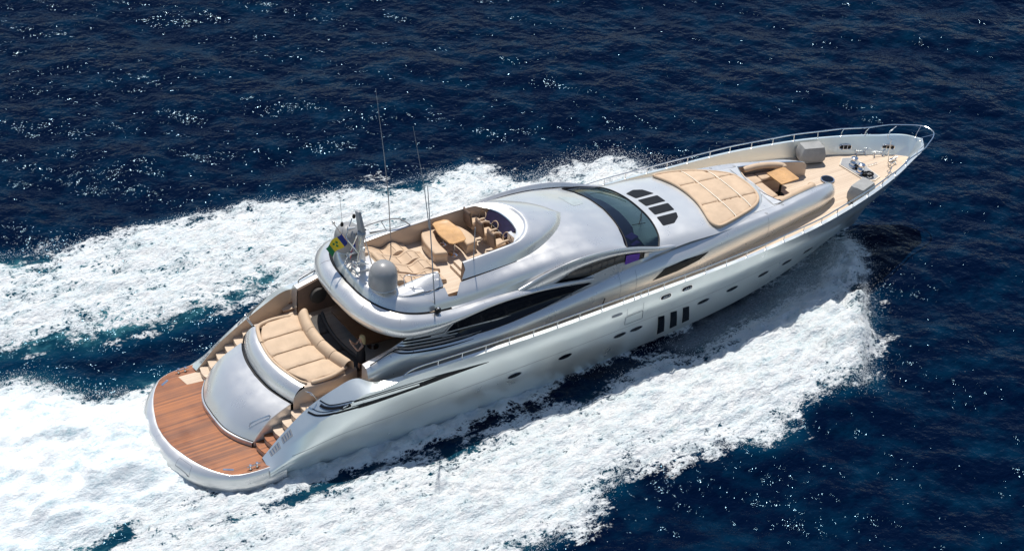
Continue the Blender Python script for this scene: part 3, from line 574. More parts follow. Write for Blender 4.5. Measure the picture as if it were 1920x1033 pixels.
def cowl(side, x0=None):
    G = loftgrid([E0, E1, E2, E3], 8, 4).copy(); G[..., 1] *= side
    return G
cw = B(); cw.grid(cowl(1)); cw.grid(cowl(-1), True)
cowl_o = cw.build('cowl', 'silver', yacht, 50)
def cut_hole(o, P, box):
    """cut the plan outline P clean through a mesh"""
    bm = bmesh.new(); bm.from_mesh(o.data); inb = lambda v: box[0] < v.co.x < box[1] and box[2] < v.co.y < box[3]
    for a, b in zip(P, P[1:]+P[:1]):
        g = [f for f in bm.faces if any(inb(v) for v in f.verts)]; g2 = set(g) | {e for f in g for e in f.edges} | {v for f in g for v in f.verts}
        bmesh.ops.bisect_plane(bm, geom=list(g2), plane_co=(a[0], a[1], 0), plane_no=(b[1]-a[1], a[0]-b[0], 0), dist=1e-5)
    bmesh.ops.delete(bm, geom=[f for f in bm.faces if inside(f.calc_center_median().x, f.calc_center_median().y, P)], context='FACES')
    bm.to_mesh(o.data); bm.free()
for o_ in (roof, cowl_o): cut_hole(o_, WELL, (8.9, 10.7, -2.6, -1.0))
cut_hole(roof, [(12.2,-1.45),(13.15,-1.25),(13.5,-.8),(13.68,0),(13.5,.8),(13.15,1.25),(12.2,1.45)], (12, 14, -1.6, 1.6))
# flybridge cockpit floor and inner walls
FZ = 4.9
wl = B()
for s in (1, -1):
    W_ = cr(E3, 8); pts = [p for p in W_ if p[0] <= 13.4 and (s > 0 or p[0] < 9.25 or p[0] > 10.35)]
    segs = [pts] if s > 0 else [[p for p in pts if p[0] < 9.3], [p for p in pts if p[0] > 10.3]]
    for sg in segs: wl.grid(np.array([[(x, (y-.015)*s, z-.012), (x, (y-.03)*s, z-.1), (x, (y-.05)*s, FZ)] for x, y, z in sg]))
wl.build('flybridge_lining', 'beige', yacht, split=True)
fo = B(); fo.prism([(7.6,-1.5),(9.27,-1.5),(9.27,-1.95),(10.05,-1.95),(10.36,-1.6),(10.36,-1.45),(13.1,-1.40),(13.4,-.9),(13.5,0),(13.4,.9),(13.1,1.4),(7.6,1.5)], FZ-.15, FZ); fdeck = fo.build('flybridge_deck', 'teak', yacht)

wl = B(); wp = [(9.27,-1.45),(9.27,-2.36),(9.64,-2.38),(9.97,-2.03),(10.35,-1.72),(10.37,-1.42)]
def zsurf(x, y):
    l = None
    for t_ in (TRR, TCW):
        h_ = t_.find_nearest(Vector((x, y, 5.4)))[0]
        if h_ is not None and (l is None or abs(h_.x-x)+abs(h_.y-y) < abs(l.x-x)+abs(l.y-y)): l = h_
    return l.z
TRR = bvh(roof); TCW = bvh(cowl_o); pp = []
for a, b in zip(wp, wp[1:]):
    for t in np.linspace(0, 1, 6)[:-1 if b != wp[-1] else None]: pp.append((a[0]+(b[0]-a[0])*t, a[1]+(b[1]-a[1])*t))
zt = [5.62+(5.02-5.62)*min(1, max(0, (abs(y)-1.45)/.9)) for x, y in pp]
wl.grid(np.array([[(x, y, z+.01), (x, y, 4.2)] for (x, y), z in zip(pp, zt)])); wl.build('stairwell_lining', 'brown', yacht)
fo = B(); fo.prism([(9.28,-1.95),(9.28,-2.34),(9.62,-2.34),(9.95,-2.0),(10.05,-1.95)], 4.3, 4.62); fo.build('stair_tread', 'teak', yacht)

ad = B(); half = [tuple(q[:2]) for q in cr(V2[:5], 6)]; ad.prism([(x, -y) for x, y in half[::-1]]+half[1:]+[(8.4, 1.5), (7.72, 1.46), (7.72, -1.46), (8.4, -1.5)], 5.35, 5.499); ad.build('equipment_deck', 'silver', yacht)
ad = B(); ad.box((7.70, 0, 5.18), (.05, 2.9, .58)); ad.build('deck_riser', 'beige', yacht)
# ---------------------------------------------------------------- hull and house details
TR = bvh(roof)
def both_y(fn):
    for s in (1, -1): fn(s)
def oval(cx, cz, a, b, lean=0, n=20, pw=1.0):
    o = []
    for k in range(n):
        t = 2*math.pi*k/n; c, s_ = math.cos(t), math.sin(t); u = a*math.copysign(abs(c)**pw, c); v = b*math.copysign(abs(s_)**pw, s_); o.append((cx+u, cz+v+u*lean))
    return o
PORTS = [(11.72,1.46),(13.98,1.52),(16.54,1.61),(17.32,1.63),(20.65,1.77),(22.15,1.83),(23.86,1.90),(25.25,1.92),(26.64,1.88)]
for s in (-1, 1):
    for x, z in PORTS:
        f = B(); drape(f, oval(x, z, .31, .115, .03), TH, 'y', s, .008, .09); fr = f.build('porthole', 'steel', yacht)
        g = B(); drape(g, oval(x, z, .27, .085, .03), TH, 'y', s, .014, .08); g.build('pane', 'glass', fr)
    for k in range(3):
        x = 18.32+.62*k
        g = B(); drape(g, [(x, 1.87), (x+.33, 1.83), (x+.33+.40, .70+.06*k), (x+.38, .66+.06*k)], TH, 'y', s, .01, .12); g.build('hull_window', 'glass', yacht)
    for x, z in ((18.4, 2.95), (19.42, 3.0)):
        f = B(); drape(f, oval(x, z, .29, .13, .02, 20, .6), TH, 'y', s, .010, .08); fr = f.build('fairlead', 'steel', yacht)
        g = B(); drape(g, oval(x, z, .24, .09, .02, 20, .6), TH, 'y', s, .018, .07); g.build('opening', 'black', fr)
        h_ = B()
        for dx in (-.12, -.02, .10): h_.tube([(x+dx-.04, s*(3.575-.0), z-.05), (x+dx, s*3.60, z), (x+dx+.05, s*3.575, z+.05)], .022)
        h_.build('roller', 'steel', fr)
    f = B(); drape(f, oval(16.1, 2.84, .25, .065, .02, 18, .7), TH, 'y', s, .008, .08); fr = f.build('vent', 'grey', yacht)
    d = B()
    for a in ([(16.62, 2.14), (16.55, 2.56), (17.36, 2.62), (17.46, 2.16), (16.62, 2.14)],): 
        for p, q in zip(a, a[1:]): strip(d, [p, q], .03, TH, 'y', s, .012)
    d.build('boarding_hatch', 'steel', yacht)
    d = B(); strip(d, [(16.60, 2.62), (16.57, 2.98)], .012, TH, 'y', s, .008); strip(d, [(17.36, 2.68), (17.33, 3.02)], .012, TH, 'y', s, .008); strip(d, [(16.6, 2.62), (17.36, 2.68)], .012, TH, 'y', s, .008); d.build('gate_seam', 'grey', yacht, split=True)
    d = B(); strip(d, [(2.6, 1.05), (4.47, 1.42), (6.5, 1.50), (8.5, 1.64), (11.3, 1.76), (13.5, 1.84), (16.4, 1.95), (18.1, 2.02), (20.2, 2.12), (22.1, 2.2), (23.8, 2.3), (26, 2.42), (28.3, 2.55)], .016, TH, 'y', s, .007); d.build('hull_seam', 'grey', yacht)
    # dark grooves sweeping along the stern quarter
    UPG = [(3.96,-2.75,2.63),(4.12,-2.96,2.55),(4.31,-3.1,2.55),(4.78,-3.31,2.66),(5.36,-3.45,2.74),(5.99,-3.51,2.78),(6.96,-3.56,2.80),(7.9,-3.58,2.79),(9.0,-3.58,2.74),(10.2,-3.6,2.64)]
    LOG = [(3.48,-2.78,2.31),(3.56,-2.88,2.28),(3.68,-3.01,2.25),(3.9,-3.15,2.27),(4.16,-3.27,2.32),(4.59,-3.38,2.38),(5.04,-3.45,2.42),(5.66,-3.51,2.46),(6.31,-3.55,2.50),(6.96,-3.57,2.53),(7.69,-3.58,2.56),(8.71,-3.59,2.60),(10.4,-3.6,2.65)]
    MIG = [(3.65,-2.79,2.40),(3.8,-2.97,2.35),(4.01,-3.12,2.36),(4.24,-3.23,2.40),(4.74,-3.39,2.48),(5.66,-3.5,2.54),(6.63,-3.56,2.58),(7.46,-3.58,2.61)]
    M2G = [(4.95,-3.41,2.66),(5.67,-3.49,2.70),(6.63,-3.55,2.72),(7.63,-3.58,2.71)]
    for pts, wd in ((UPG, lambda t: .045*(1-.6*t)), (LOG, lambda t: .075+.05*math.sin(math.pi*min(1, t*1.1))*(t > .5)-.06*max(0, t-.85)/.15), (MIG, lambda t: .03*(1-.5*t)), (M2G, lambda t: .028)):
        d = B(); strip3(d, [(x, -y, z) for x, y, z in pts], wd, TH, s, .010); d.build('side_groove', 'black', yacht)
    d = B(); strip3(d, [(7.5, 3.58, 2.655), (8.3, 3.58, 2.67), (9.2, 3.58, 2.665), (10.3, 3.6, 2.65)], lambda t: .03+.14*math.sin(math.pi*min(1, t*.8+.2)), TH, s, .009); d.build('side_inlet', 'black', yacht)
    d = B(); strip3(d, [(3.92, 2.86, 2.52), (4.02, 3.0, 2.46), (4.24, 3.16, 2.455), (4.54, 3.31, 2.515), (4.84, 3.395, 2.58)], lambda t: .13+.03*math.sin(math.pi*t), TH, s, .013); wnd = d.build('quarter_window', 'black', yacht)
    for off_, w_ in ((.085, .016), (-.085, .016)):
        d = B(); strip3(d, [(x, y, z+off_) for x, y, z in [(3.90, 2.86, 2.52), (4.02, 3.0, 2.46), (4.24, 3.16, 2.455), (4.54, 3.31, 2.515), (4.86, 3.395, 2.58)]], w_, TH, s, .018); d.build('chrome_trim', 'steel', wnd)
    d = B(); strip3(d, [(4.86, 3.40, 2.50), (4.87, 3.39, 2.66)], .022, TH, s, .02); d.build('chrome_trim', 'steel', wnd)
    # louvred panels on the low end of the wing
    for x0, x1 in ((1.98, 2.34), (2.44, 2.80)):
        d = B(); drape(d, [(x0, s*2.78), (x0, s*2.96), (x1, s*3.0), (x1, s*2.80)], TH, 'z', 1, .010, .08); pn = d.build('wing_vent', 'grey', yacht)
        e = B()
        for q in range(4): xx = x0+.05+.085*q; strip(e, [(xx, s*2.80), (xx+.01, s*2.95)], .02, TH, 'z', 1, .02)
        e.build('slat', 'steel', pn)
    # house side: saloon window, louvre bars, forward window, door seams
    wo = [(9.05, 3.66), (9.9, 4.24), (11, 4.30), (12.8, 4.14), (14.2, 4.0), (15.55, 3.84), (14.7, 3.72), (13.1, 3.56), (11.6, 3.50), (10.6, 3.54), (9.6, 3.62)]
    d = B(); drape(d, wo, TL, 'y', s, .012, .16); sw = d.build('saloon_window', 'glass', yacht)
    # the dark glass carries on down over the shoulder to a long point
    TPW = cr([(9.12,2.51,3.72),(9.6,2.46,4.02),(10.3,2.42,4.22),(12.8,2.41,4.10),(14.7,2.45,3.92),(15.56,2.49,3.80)], 8); BTW = cr([(9.12,2.52,3.64),(9.75,2.66,3.42),(10.9,2.73,3.31),(13.1,2.66,3.44),(14.6,2.52,3.64),(15.56,2.49,3.79)], 8)
    G = []
    for p_, q_ in zip(TPW, BTW):
        row = []
        for t in np.linspace(0, 1, 9):
            r_ = p_*(1-t)+q_*t; l, nr, _, _ = TL.find_nearest(Vector((r_[0], s*r_[1], r_[2]))); nr = -nr if nr.y*s < 0 else nr; row.append(tuple(l+nr*.013))
        G.append(row)
    d = B(); d.grid(np.array(G)); d.build('lower_glass', 'glass', sw)
    for PL in ([(9.0,2.54,3.56),(9.7,2.52,3.50),(10.4,2.52,3.47),(11.2,2.51,3.46)], [(9.0,2.58,3.48),(9.65,2.57,3.43),(10.3,2.57,3.39),(11.0,2.56,3.38)], [(9.2,2.69,3.41),(9.8,2.69,3.37),(10.4,2.68,3.34),(10.75,2.62,3.335)]):
        d = B(); strip3(d, PL, lambda t: .05*(1-.8*t*t), TL, s, .03, 8); d.build('louvre_bar', 'silver', yacht)
    L1 = [(7.36,2.51,3.9),(7.82,2.53,3.83),(8.51,2.52,3.73),(9.22,2.51,3.67),(10.35,2.5,3.60),(11.79,2.5,3.50),(13.07,2.58,3.49)]
    L2 = [(7.21,2.53,3.84),(7.53,2.57,3.77),(8.23,2.55,3.63),(8.93,2.53,3.52),(9.64,2.52,3.46),(10.35,2.52,3.43),(11.14,2.51,3.43)]
    L3 = [(7.09,2.57,3.78),(7.5,2.63,3.68),(8.2,2.61,3.53),(8.88,2.62,3.45),(9.59,2.62,3.39),(10.3,2.61,3.35),(10.97,2.56,3.34)]
    L4 = [(6.96,2.62,3.74),(7.42,2.77,3.65),(8.12,2.75,3.5),(8.81,2.75,3.41),(9.51,2.75,3.36),(10.23,2.73,3.33),(10.7,2.65,3.33)]
    L5 = [(6.8,2.67,3.71),(7.25,2.83,3.61),(7.93,2.84,3.45),(8.76,2.84,3.32),(9.46,2.84,3.27),(10.17,2.83,3.25)]
    for q, L_ in enumerate((L2, L3, L4, L5)):
        d = B(); strip3(d, L_, lambda t: .062*min(1, .35+t*4)*(1-.75*max(0, t-.6)/.4), TL, s, .012, 8); d.build('louvre_slot', 'black', yacht)
    d = B(); strip3(d, L1[:4], lambda t: .07, TL, s, .011, 8); d.build('louvre_slot', 'black', yacht)
    d = B(); strip3(d, L1[2:], .05, TL, s, .035, 8); d.build('window_bar', 'silver', sw)
    d = B(); strip3(d, [(9.10, 2.51, 3.68), (9.45, 2.47, 3.95), (9.9, 2.43, 4.22)], .05, TL, s, .03); d.build('window_frame', 'silver', sw)
    d = B(); drape(d, [(18.25, 3.24), (18.85, 3.60), (19.9, 3.66), (21.1, 3.60), (20.6, 3.42), (19.5, 3.28)], TL, 'y', s, .008, .14); d.build('bow_cabin_window', 'glass', yacht)
    d = B()
    for a, b in (([16.75, 3.95], [16.7, 2.85]), ([17.5, 3.85], [17.46, 2.85]), ([24.45, 3.9], [24.42, 3.0])): strip(d, [a, b], .014, TL, 'y', s, .006)
    d.build('door_seam', 'grey', yacht, split=True)
    d = B(); d.tube([(15.9, s*2.89, 2.95), (15.88, s*2.95, 3.1), (15.95, s*2.92, 3.25)], .02); d.build('grab_handle', 'black', yacht)
# bulwark cap and stanchion rail
capb = B(); rS_ = cr(rS, 6); rC_ = cr(rC, 6)
RL = [(34.63,.41),(33.6,.92),(32.6,1.40),(31.6,1.82),(30.56,2.17),(29.5,2.46),(28.5,2.71),(27.5,2.91),(26.5,3.07),(25.5,3.19),(24.4,3.28),(23.4,3.33),(22.4,3.39),(21.35,3.46),(20.3,3.51),(19.3,3.53),(18.3,3.54),(17.55,3.55),(17.2,3.55),(16.9,3.55),(16.4,3.55),(15.4,3.56),(14.4,3.56),(13.4,3.57),(12.35,3.57),(11.3,3.56),(10.3,3.55),(9.3,3.55),(8.3,3.54)]
zS = lambda x: float(np.interp(x, HX, Sz)); yS = lambda x: float(np.interp(x, HX, Sy))
def rtop(x):                                             # rail height and outward lean grow towards the bow
    k = max(0, (x-26)/8); return zS(min(x, 34.7))+.29+.06*k, yS(min(x, 34.7))-.06+.14*k*k
pts = []
for x in list(np.arange(7.6, 33.3, .6)):
    z, y = rtop(x); pts.append((x, y, z))
pts = [(6.9, 3.42, 3.12), (7.15, 3.46, 3.30)]+pts+[(33.75, 1.10, 4.10), (34.3, .82, 4.11), (34.78, .55, 4.12), (35.06, .28, 4.12)]
full = pts+[(35.14, 0, 4.12)]+[(x, -y, z) for x, y, z in pts[::-1]]
rb_ = B(); rb_.tube([tuple(p) for p in cr(full, 3)], .028, 8); railo = rb_.build('hand_rail', 'steel', yacht)
for s in (1, -1):
    for x, y0 in RL:
        if x > 34.4: b0, b1 = (34.5, s*.16, zS(34.5)+.03), (34.95, s*.40, 4.12)
        else:
            z, y = rtop(x); lean = max(0, (x-30.5)/4)*.45; xt = x+lean; z, y = rtop(xt)
            b0, b1 = (x, s*(yS(x)-.07), zS(x)), (xt, s*(y), z)
        d = B(); mid = (b0[0], b0[1], (b0[2]*.5+b1[2]*.5)); d.tube([b0, mid, b1] if x > 31 else [b0, b1], .017, 6); d.lathe([(.0, .0), (.05, 0), (.045, .02), (.02, .03)], b0, 8); d.build('stanchion', 'steel', railo)
# windscreen
wt = [(17.68,0,5.02),(17.63,.7,4.99),(17.52,1.4,4.92),(17.38,1.95,4.80),(17.22,2.30,4.70)]; wm_ = [(x+.72, y*1.02+.01*(y > 0), z-.19-.0*y) for x, y, z in wt]
wb = [(19.38,0,4.62),(19.34,.75,4.61),(19.20,1.42,4.57),(19.0,1.95,4.48),(18.75,2.30,4.36)]
wn_ = [tuple((Vector(a)*.5+Vector(b)*.5)+Vector((0, 0, .05))) for a, b in zip(wt, wb)]
m_, nt, p = mk('windscreen_glass'); M['screen'] = m_
tr = nt.nodes.new('ShaderNodeBsdfTransparent'); tr.inputs[0].default_value = (.20, .27, .29, 1); gl = nt.nodes.new('ShaderNodeBsdfGlossy'); gl.inputs['Roughness'].default_value = .03; gl.inputs[0].default_value = (.9, .95, 1, 1)
ms = nt.nodes.new('ShaderNodeMixShader'); fr_ = nt.nodes.new('ShaderNodeFresnel'); fr_.inputs[0].default_value = 1.55; lk(nt, fr_.outputs[0], ms.inputs[0]); lk(nt, tr.outputs[0], ms.inputs[1]); lk(nt, gl.outputs[0], ms.inputs[2]); lk(nt, ms.outputs[0], nt.nodes['Material Output'].inputs[0])
d = B(); d.loft([wt, wn_, wb], 6, 6); ws = d.build('windscreen', 'screen', yacht)
d = B()
for y0 in (-.8, .8):
    pass
for L_ in (wt, wb): d.tube([tuple(Vector(q)+Vector((0, 0, .0))) for q in cr([(x, -y, z) for x, y, z in L_[::-1]]+L_[1:], 5)], .035, 6)
for s in (1, -1): d.tube([tuple(q) for q in cr([(a[0], s*a[1], a[2]) for a in (wt[-1], wn_[-1], wb[-1])], 6)], .04, 6)
d.build('windscreen_frame', 'black', ws)
for s in (1, -1):
    gi = lambda u, v: tuple(Vector(cr(P0, 6)[int(u*6)])*(1-v)+Vector(cr(P1, 6)[int(u*6)])*v)
    for nm, mt_, u0, u1, v0, v1 in (('seat_behind_glass', 'purple_bright', 3.9, 4.4, .1, .9), ('pale_patch', 'white', 4.5, 4.95, .1, .9)):  # purple seat patch and a plain pale patch, set just outside the pane
        d = B(); d.grid(np.array([[(lambda q: (q[0], (q[1]+.012)*s, q[2]))(gi(u, v)) for v in np.linspace(v0, v1, 3)] for u in np.linspace(u0, u1, 5)])); d.build(nm, mt_, yacht)
# what shows through the glass: dark headliner curtain and the helm shelf
d = B(); d.loft([[(x-.35, y*.98, z-.10) for x, y, z in wt], [(x+.80, y*.97, z-.36) for x, y, z in wt]], 6, 2); d.build('curtain', 'purple', yacht)
M['shelf'] = simple('grey_green_shelf', (.06, .10, .11), .5, 0, 0, .3, 2)
d = B(); d.loft([[(x+.25, y*.96, z-.62) for x, y, z in wt], [(x-.12, y*.96, z-.25) for x, y, z in wb]], 6, 1); d.build('helm_shelf', 'shelf', yacht)
d = B()
d.box((17.90, -1.62, 4.66), (.42, .34, .06), .25); d.box((17.85, -2.02, 4.58), (.40, .26, .06), .35)
d.build('purple_seat', 'purple_bright', yacht, split=True)
for y0, x1, y1 in ((.55, 18.45, 1.5), (-.45, 18.5, -1.25)):
    d = B(); zz_ = lambda x: 4.70+(19.3-x)*.20
    d.tube([(19.22, y0, zz_(19.22)), (18.9, (y0+y1)/2, zz_(18.9)), (x1, y1, zz_(x1)-.02)], .018, 6); d.tube([(x1-.35, y1-.02, zz_(x1-.3)), (x1+.35, y1+.05, zz_(x1+.35)-.02)], .014, 6); d.build('wiper', 'black', ws)
# vents, hatch panel and lights on the coachroof
V_ = [[(19.55,1.06),(20.02,1.22),(20.4,1.10),(20.68,.68),(19.72,.60)],[(19.70,.47),(20.72,.52),(20.78,.03),(19.76,-.03)],[(19.74,-.17),(20.78,-.12),(20.73,-.63),(19.72,-.68)],[(19.68,-.84),(20.69,-.80),(20.55,-1.10),(20.15,-1.40),(19.58,-1.42)]]
for o_ in V_:
    d = B(); drape(d, rnd(o_, .06), TP, 'z', 1, .007, .12); d.build('air_intake', 'black', yacht)
d = B(); drape(d, rnd([(16.35,1.35),(17.1,1.10),(17.15,.55),(16.5,.40)], .18), TR, 'z', 1, .006, .1); M['panel'] = simple('pale_panel', (.42, .47, .47), .45, .2); d.build('roof_panel', 'panel', yacht)
for x, y in ((25.55, 1.58), (24.5, 1.84), (24.5, -1.86), (25.55, -1.60)):
    l = TL.ray_cast(Vector((x, y, 9)), Vector((0, 0, -1)))[0]; d = B(); d.lathe([(0, .012), (.06, .012), (.075, 0), (.08, -.01)], l, 12); d.build('deck_light', 'grey', yacht)
# seams in the paint
d = B()
strip(d, [(21.75, -2.0), (22.1, -2.06)], .012, TP, 'z', 1, .006); d.build('coachroof_seam', 'grey', yacht)
TU = bvh(rimo); d = B()
for s in (1, -1):
    for a, b in (((5.9, 1.0), (6.4, 1.0)), ((6.45, 2.3), (6.75, 1.97)), ((7.5, 3.05), (7.5, 2.58))):
        pass
for s in (1, -1):
    for j in (9, 20, 29):
        A_ = [cr(r, 7)[j] for r in (U3, U4, U5)]; q = cr(A_, 4); d.tube([(p_[0]-.0, s*p_[1], p_[2]+.004) for p_ in q], .006, 4)
d.build('rim_seam', 'grey', yacht)
# black navigation lamp on the starboard edge
for s in (1, -1):
    d = B(); d.box((8.62, s*2.72, 4.98), (.20, .14, .20), 0); lo = d.build('side_lamp', 'black', yacht, bevel=.03); d = B(); d.lathe([(0, .05), (.04, .04), (.045, 0)], (8.62, s*2.74, 5.08), 10); d.build('lens', 'steel', lo)
# ---------------------------------------------------------------- stern: hatch, stairs, sunpad, cockpit
r0 = [(1.11,0,.74),(1.16,.85,.74),(1.40,1.55,.74),(1.75,2.10,.74)]
r0b = [(1.16,0,.98),(1.21,.85,.98),(1.45,1.55,.98),(1.78,2.10,.98)]
r1 = [(1.44,0,1.38),(1.50,.85,1.38),(1.72,1.55,1.38),(2.02,2.10,1.38)]
r2_ = [(1.86,0,1.76),(1.92,.85,1.76),(2.12,1.55,1.76),(2.40,2.10,1.74)]
r3 = [(2.30,0,2.0),(2.36,.85,2.0),(2.54,1.55,2.0),(2.80,2.10,1.97)]
r4 = [(2.78,0,2.20),(2.84,.85,2.20),(3.0,1.55,2.20),(3.22,2.10,2.16)]
r0, r0b, r1, r2_, r3, r4 = [[(x, y*.935, z) for x, y, z in r] for r in (r0, r0b, r1, r2_, r3, r4)]
d = B(); d.loft([r0b, r1, r2_, r3, r4], 8, 5)
for s in (1, -1):
    ed = [cr([r[-1] for r in (r0b, r1, r2_, r3, r4)], 5)][0]
    d.grid(np.array([[(x, y*s, z), (x, (y+.02)*s, z-.06), (x+.0, (y+.02)*s, .7)] for x, y, z in ed]))
hatch = d.build('garage_door', 'silver', yacht, 40); TG = bvh(hatch)
d = B(); d.loft([[(x-.03, y, z) for x, y, z in r0], [(x-.02, y, z+.2) for x, y, z in r0], [(x+.03, y, .97) for x, y, z in r0b]], 8, 2); d.build('door_sill', 'silver', yacht)
d = B(); d.loft([[(x-.02, y, .955) for x, y, z in r0b], [(x+.0, y, 1.0) for x, y, z in r0b]], 8, 1); d.build('door_gasket', 'black', yacht)
d = B(); P = [(1.78, -1.62), (2.42, -1.92), (2.50, -1.86), (1.86, -1.54)]
q = [TG.ray_cast(Vector((a, b, 6)), Vector((0, 0, -1)))[0]+Vector((0, 0, .03)) for a, b in rnd(P, .03)]; d.tube(q+[q[0]], .012, 6); d.build('door_handle', 'steel', hatch)
sl0 = [(x+.02, y, z-.03) for x, y, z in r4]; sl1 = [(x+.13, y, z-.02) for x, y, z in r4]
d = B(); d.loft([r4, sl0, sl1], 8, 1); d.build('door_slot', 'black', yacht)
s0 = [(x+.10, y, z+.02) for x, y, z in r4]; s1 = [(x+.13, y, z+.20) for x, y, z in r4]; s2 = [(x+.24, y, z+.42) for x, y, z in r4]; s3 = [(x+.42, y-.02, z+.57) for x, y, z in r4]; s4 = [(x+.58, y-.06, z+.60) for x, y, z in r4]
d = B(); d.loft([s0, s1, s2, s3, s4], 8, 4); d.build('sunpad_surround', 'silver', yacht, 50)
d = B()
for s in (1, -1):
    pts = [(3.30, 1.98, 2.24), (3.34, 1.99, 2.42), (3.52, 1.99, 2.62), (3.74, 2.03, 2.76), (4.2, 2.04, 2.72), (5.0, 2.0, 2.66), (5.6, 1.9, 2.66), (5.95, 1.78, 2.64)]
    d.grid(np.array([[(x, s*y, z), (x, s*(y+.05), z-.1), (x, s*(y+.08), .8 if x < 4 else 2.15)] for x, y, z in pts]))
    d.grid(np.array([[(x, s*y, z), (x, s*(y-.3), z+.01)] for x, y, z in pts[3:]]))
d.build('sunpad_side', 'beige', yacht, split=True)
for s in (1, -1):                                             # stairs down to the platform, one flight each side
    st = [(1.90, .97), (2.22, 1.18), (2.55, 1.41), (2.90, 1.66), (3.25, 1.90), (3.60, 2.10)]
    for k, (x, z) in enumerate(st):
        y0, y1 = 2.0, 2.68
        out = [(x-.04, s*y0), (x-.10, s*(y0+.18)), (x-.10, s*(y0+.36)), (x-.03, s*y1), (x+.42, s*y1), (x+.42, s*y0)]
        if s < 0: out = out[::-1]
        d = B(); d.prism(out, z-.24, z-.03); so_ = d.build('step', 'beige', yacht, 30)
        d = B(); d.prism([(a, b) for a, b in out], z-.032, z); d.build('tread', 'teakdark' if (s < 0 and k < 2) else 'teak', so_, 30)
d = B(); d.prism([(4.1, 2.12), (4.1, 2.68), (5.1, 2.8), (5.75, 2.9), (9.3, 2.52), (9.3, -2.52), (5.75, -2.9), (5.1, -2.8), (4.1, -2.68), (4.1, -2.12), (4.6, -1.5), (4.6, 1.5)], 2.0, 2.2); cfl = d.build('cockpit_deck', 'teak', yacht)
d = B(); d.prism([(1.15, 2.2), (1.75, 2.14), (2.0, 2.16), (2.0, 2.72), (1.7, 2.72), (1.05, 2.75)], .772, .780); d.build('dry_landing', 'teak', yacht)
for s in (1, -1):                                             # three small steps from the cockpit up to each side deck
    for k in range(3):
        y0 = 2.42+.26*k; y1 = 2.44+.26*(k+1)+(.25 if k == 2 else 0); z = 2.30+.13*k
        d = B(); d.prism([(5.30, s*y0), (5.30, s*y1), (5.98, s*y1), (5.98, s*y0)][::s], z-.14, z-.02); so_ = d.build('side_step', 'brown', yacht)
        d = B(); d.prism([(5.28, s*y0), (5.28, s*y1), (5.98, s*y1), (5.98, s*y0)][::s], z-.022, z); d.build('tread', 'teak', so_)
    # aft end and inboard face of the house side, and the cockpit's side wall
    A_ = [LR[k][0] for k in 'abcdef']; d = B(); n = len(A_)
    sec = cr(A_, 4); d.add([(p_[0], s*p_[1], p_[2]) for p_ in sec]+[(5.75, s*2.5, 2.2)], [tuple(range(len(sec)+1))[::s]]); d.build('side_end', 'silver', yacht)
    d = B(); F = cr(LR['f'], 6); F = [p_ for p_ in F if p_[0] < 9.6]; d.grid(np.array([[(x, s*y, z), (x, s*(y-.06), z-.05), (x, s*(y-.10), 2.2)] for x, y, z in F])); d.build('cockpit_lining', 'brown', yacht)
d = B(); d.lathe([(0, .12), (.2, .11), (.31, .07), (.34, 0), (.34, -.03)], seg=28, mtx=T(6.55, 2.32, 2.98, 0, 0, R(90))); d.build('round_locker_lid', 'cushion_dark', yacht)
d = B(); d.box((9.35, 0, 3.2), (.06, 4.9, 2.1)); bk = d.build('saloon_door', 'glass', yacht)
for y0 in (-2.3, -1.15, 0, 1.15, 2.3): d = B(); d.box((9.31, y0, 3.2), (.05, .07, 2.08)); d.build('door_frame', 'steel', bk)
# grab rails
for s in (1, -1):
    d = B(); d.tube([tuple(q) for q in cr([(3.75, s*2.04, 2.62), (3.6, s*2.40, 2.90), (3.72, s*2.6, 2.92), (3.85, s*2.70, 2.72)], 5)], .016, 6); d.tube([tuple(q) for q in cr([(3.85, s*2.04, 2.5), (3.75, s*2.38, 2.72), (3.82, s*2.58, 2.74), (3.9, s*2.68, 2.60)], 5)], .012, 6); d.build('grab_rail', 'steel', yacht, split=True)
    d = B(); d.tube([tuple(q) for q in cr([(5.95, s*2.72, 3.46), (6.0, s*2.80, 3.56), (6.7, s*2.78, 3.80), (7.1, s*2.72, 3.80)], 5)], .02, 6); d.build('coaming_rail', 'black', yacht)
# mooring cleats on the platform
def bollard(parent, x, y, z, rz, sc_=1.0, name='mooring_cleat'):
    d = B(); mt = T(x, y, z, rz)
    for dx in (-.13, .13):
        d.lathe([(.055*sc_, 0), (.045*sc_, .03), (.03*sc_, .06), (.03*sc_, .12), (.055*sc_, .14), (.05*sc_, .17), (0, .175)], seg=12, mtx=mt @ Matrix.Translation((dx*sc_, 0, 0)))
    d.tube([mt @ Vector((-.26*sc_, 0, .10)), mt @ Vector((.26*sc_, 0, .10))], .02*sc_, 8); return d.build(name, 'steel', parent)
for s in (1, -1): bollard(yacht, 1.30, s*2.98, .775, s*-.05, 1.0)
for s in (1, -1):
    d = B(); drape(d, rnd([(.30, s*2.62), (.62, s*2.80), (.66, s*2.72), (.34, s*2.54)], .02), bvh(plat), 'z', 1, .004, .1); d.build('platform_hatch', 'steel', yacht)
d = B(); TPR = bvh([o for o in bpy.data.objects if o.name == 'platform_rim'][0])
for a, b in (((-.78, -1.62), (-.88, -1.95)),): pass
C_ = [(-.92, -1.35), (-.70, -1.98), (-.52, -1.88), (-.72, -1.28)]
for a, b in zip(C_, C_[1:]+C_[:1]): strip(d, [a, b], .012, TPR, 'z', 1, .006)
d.build('rim_locker_seam', 'grey', yacht)
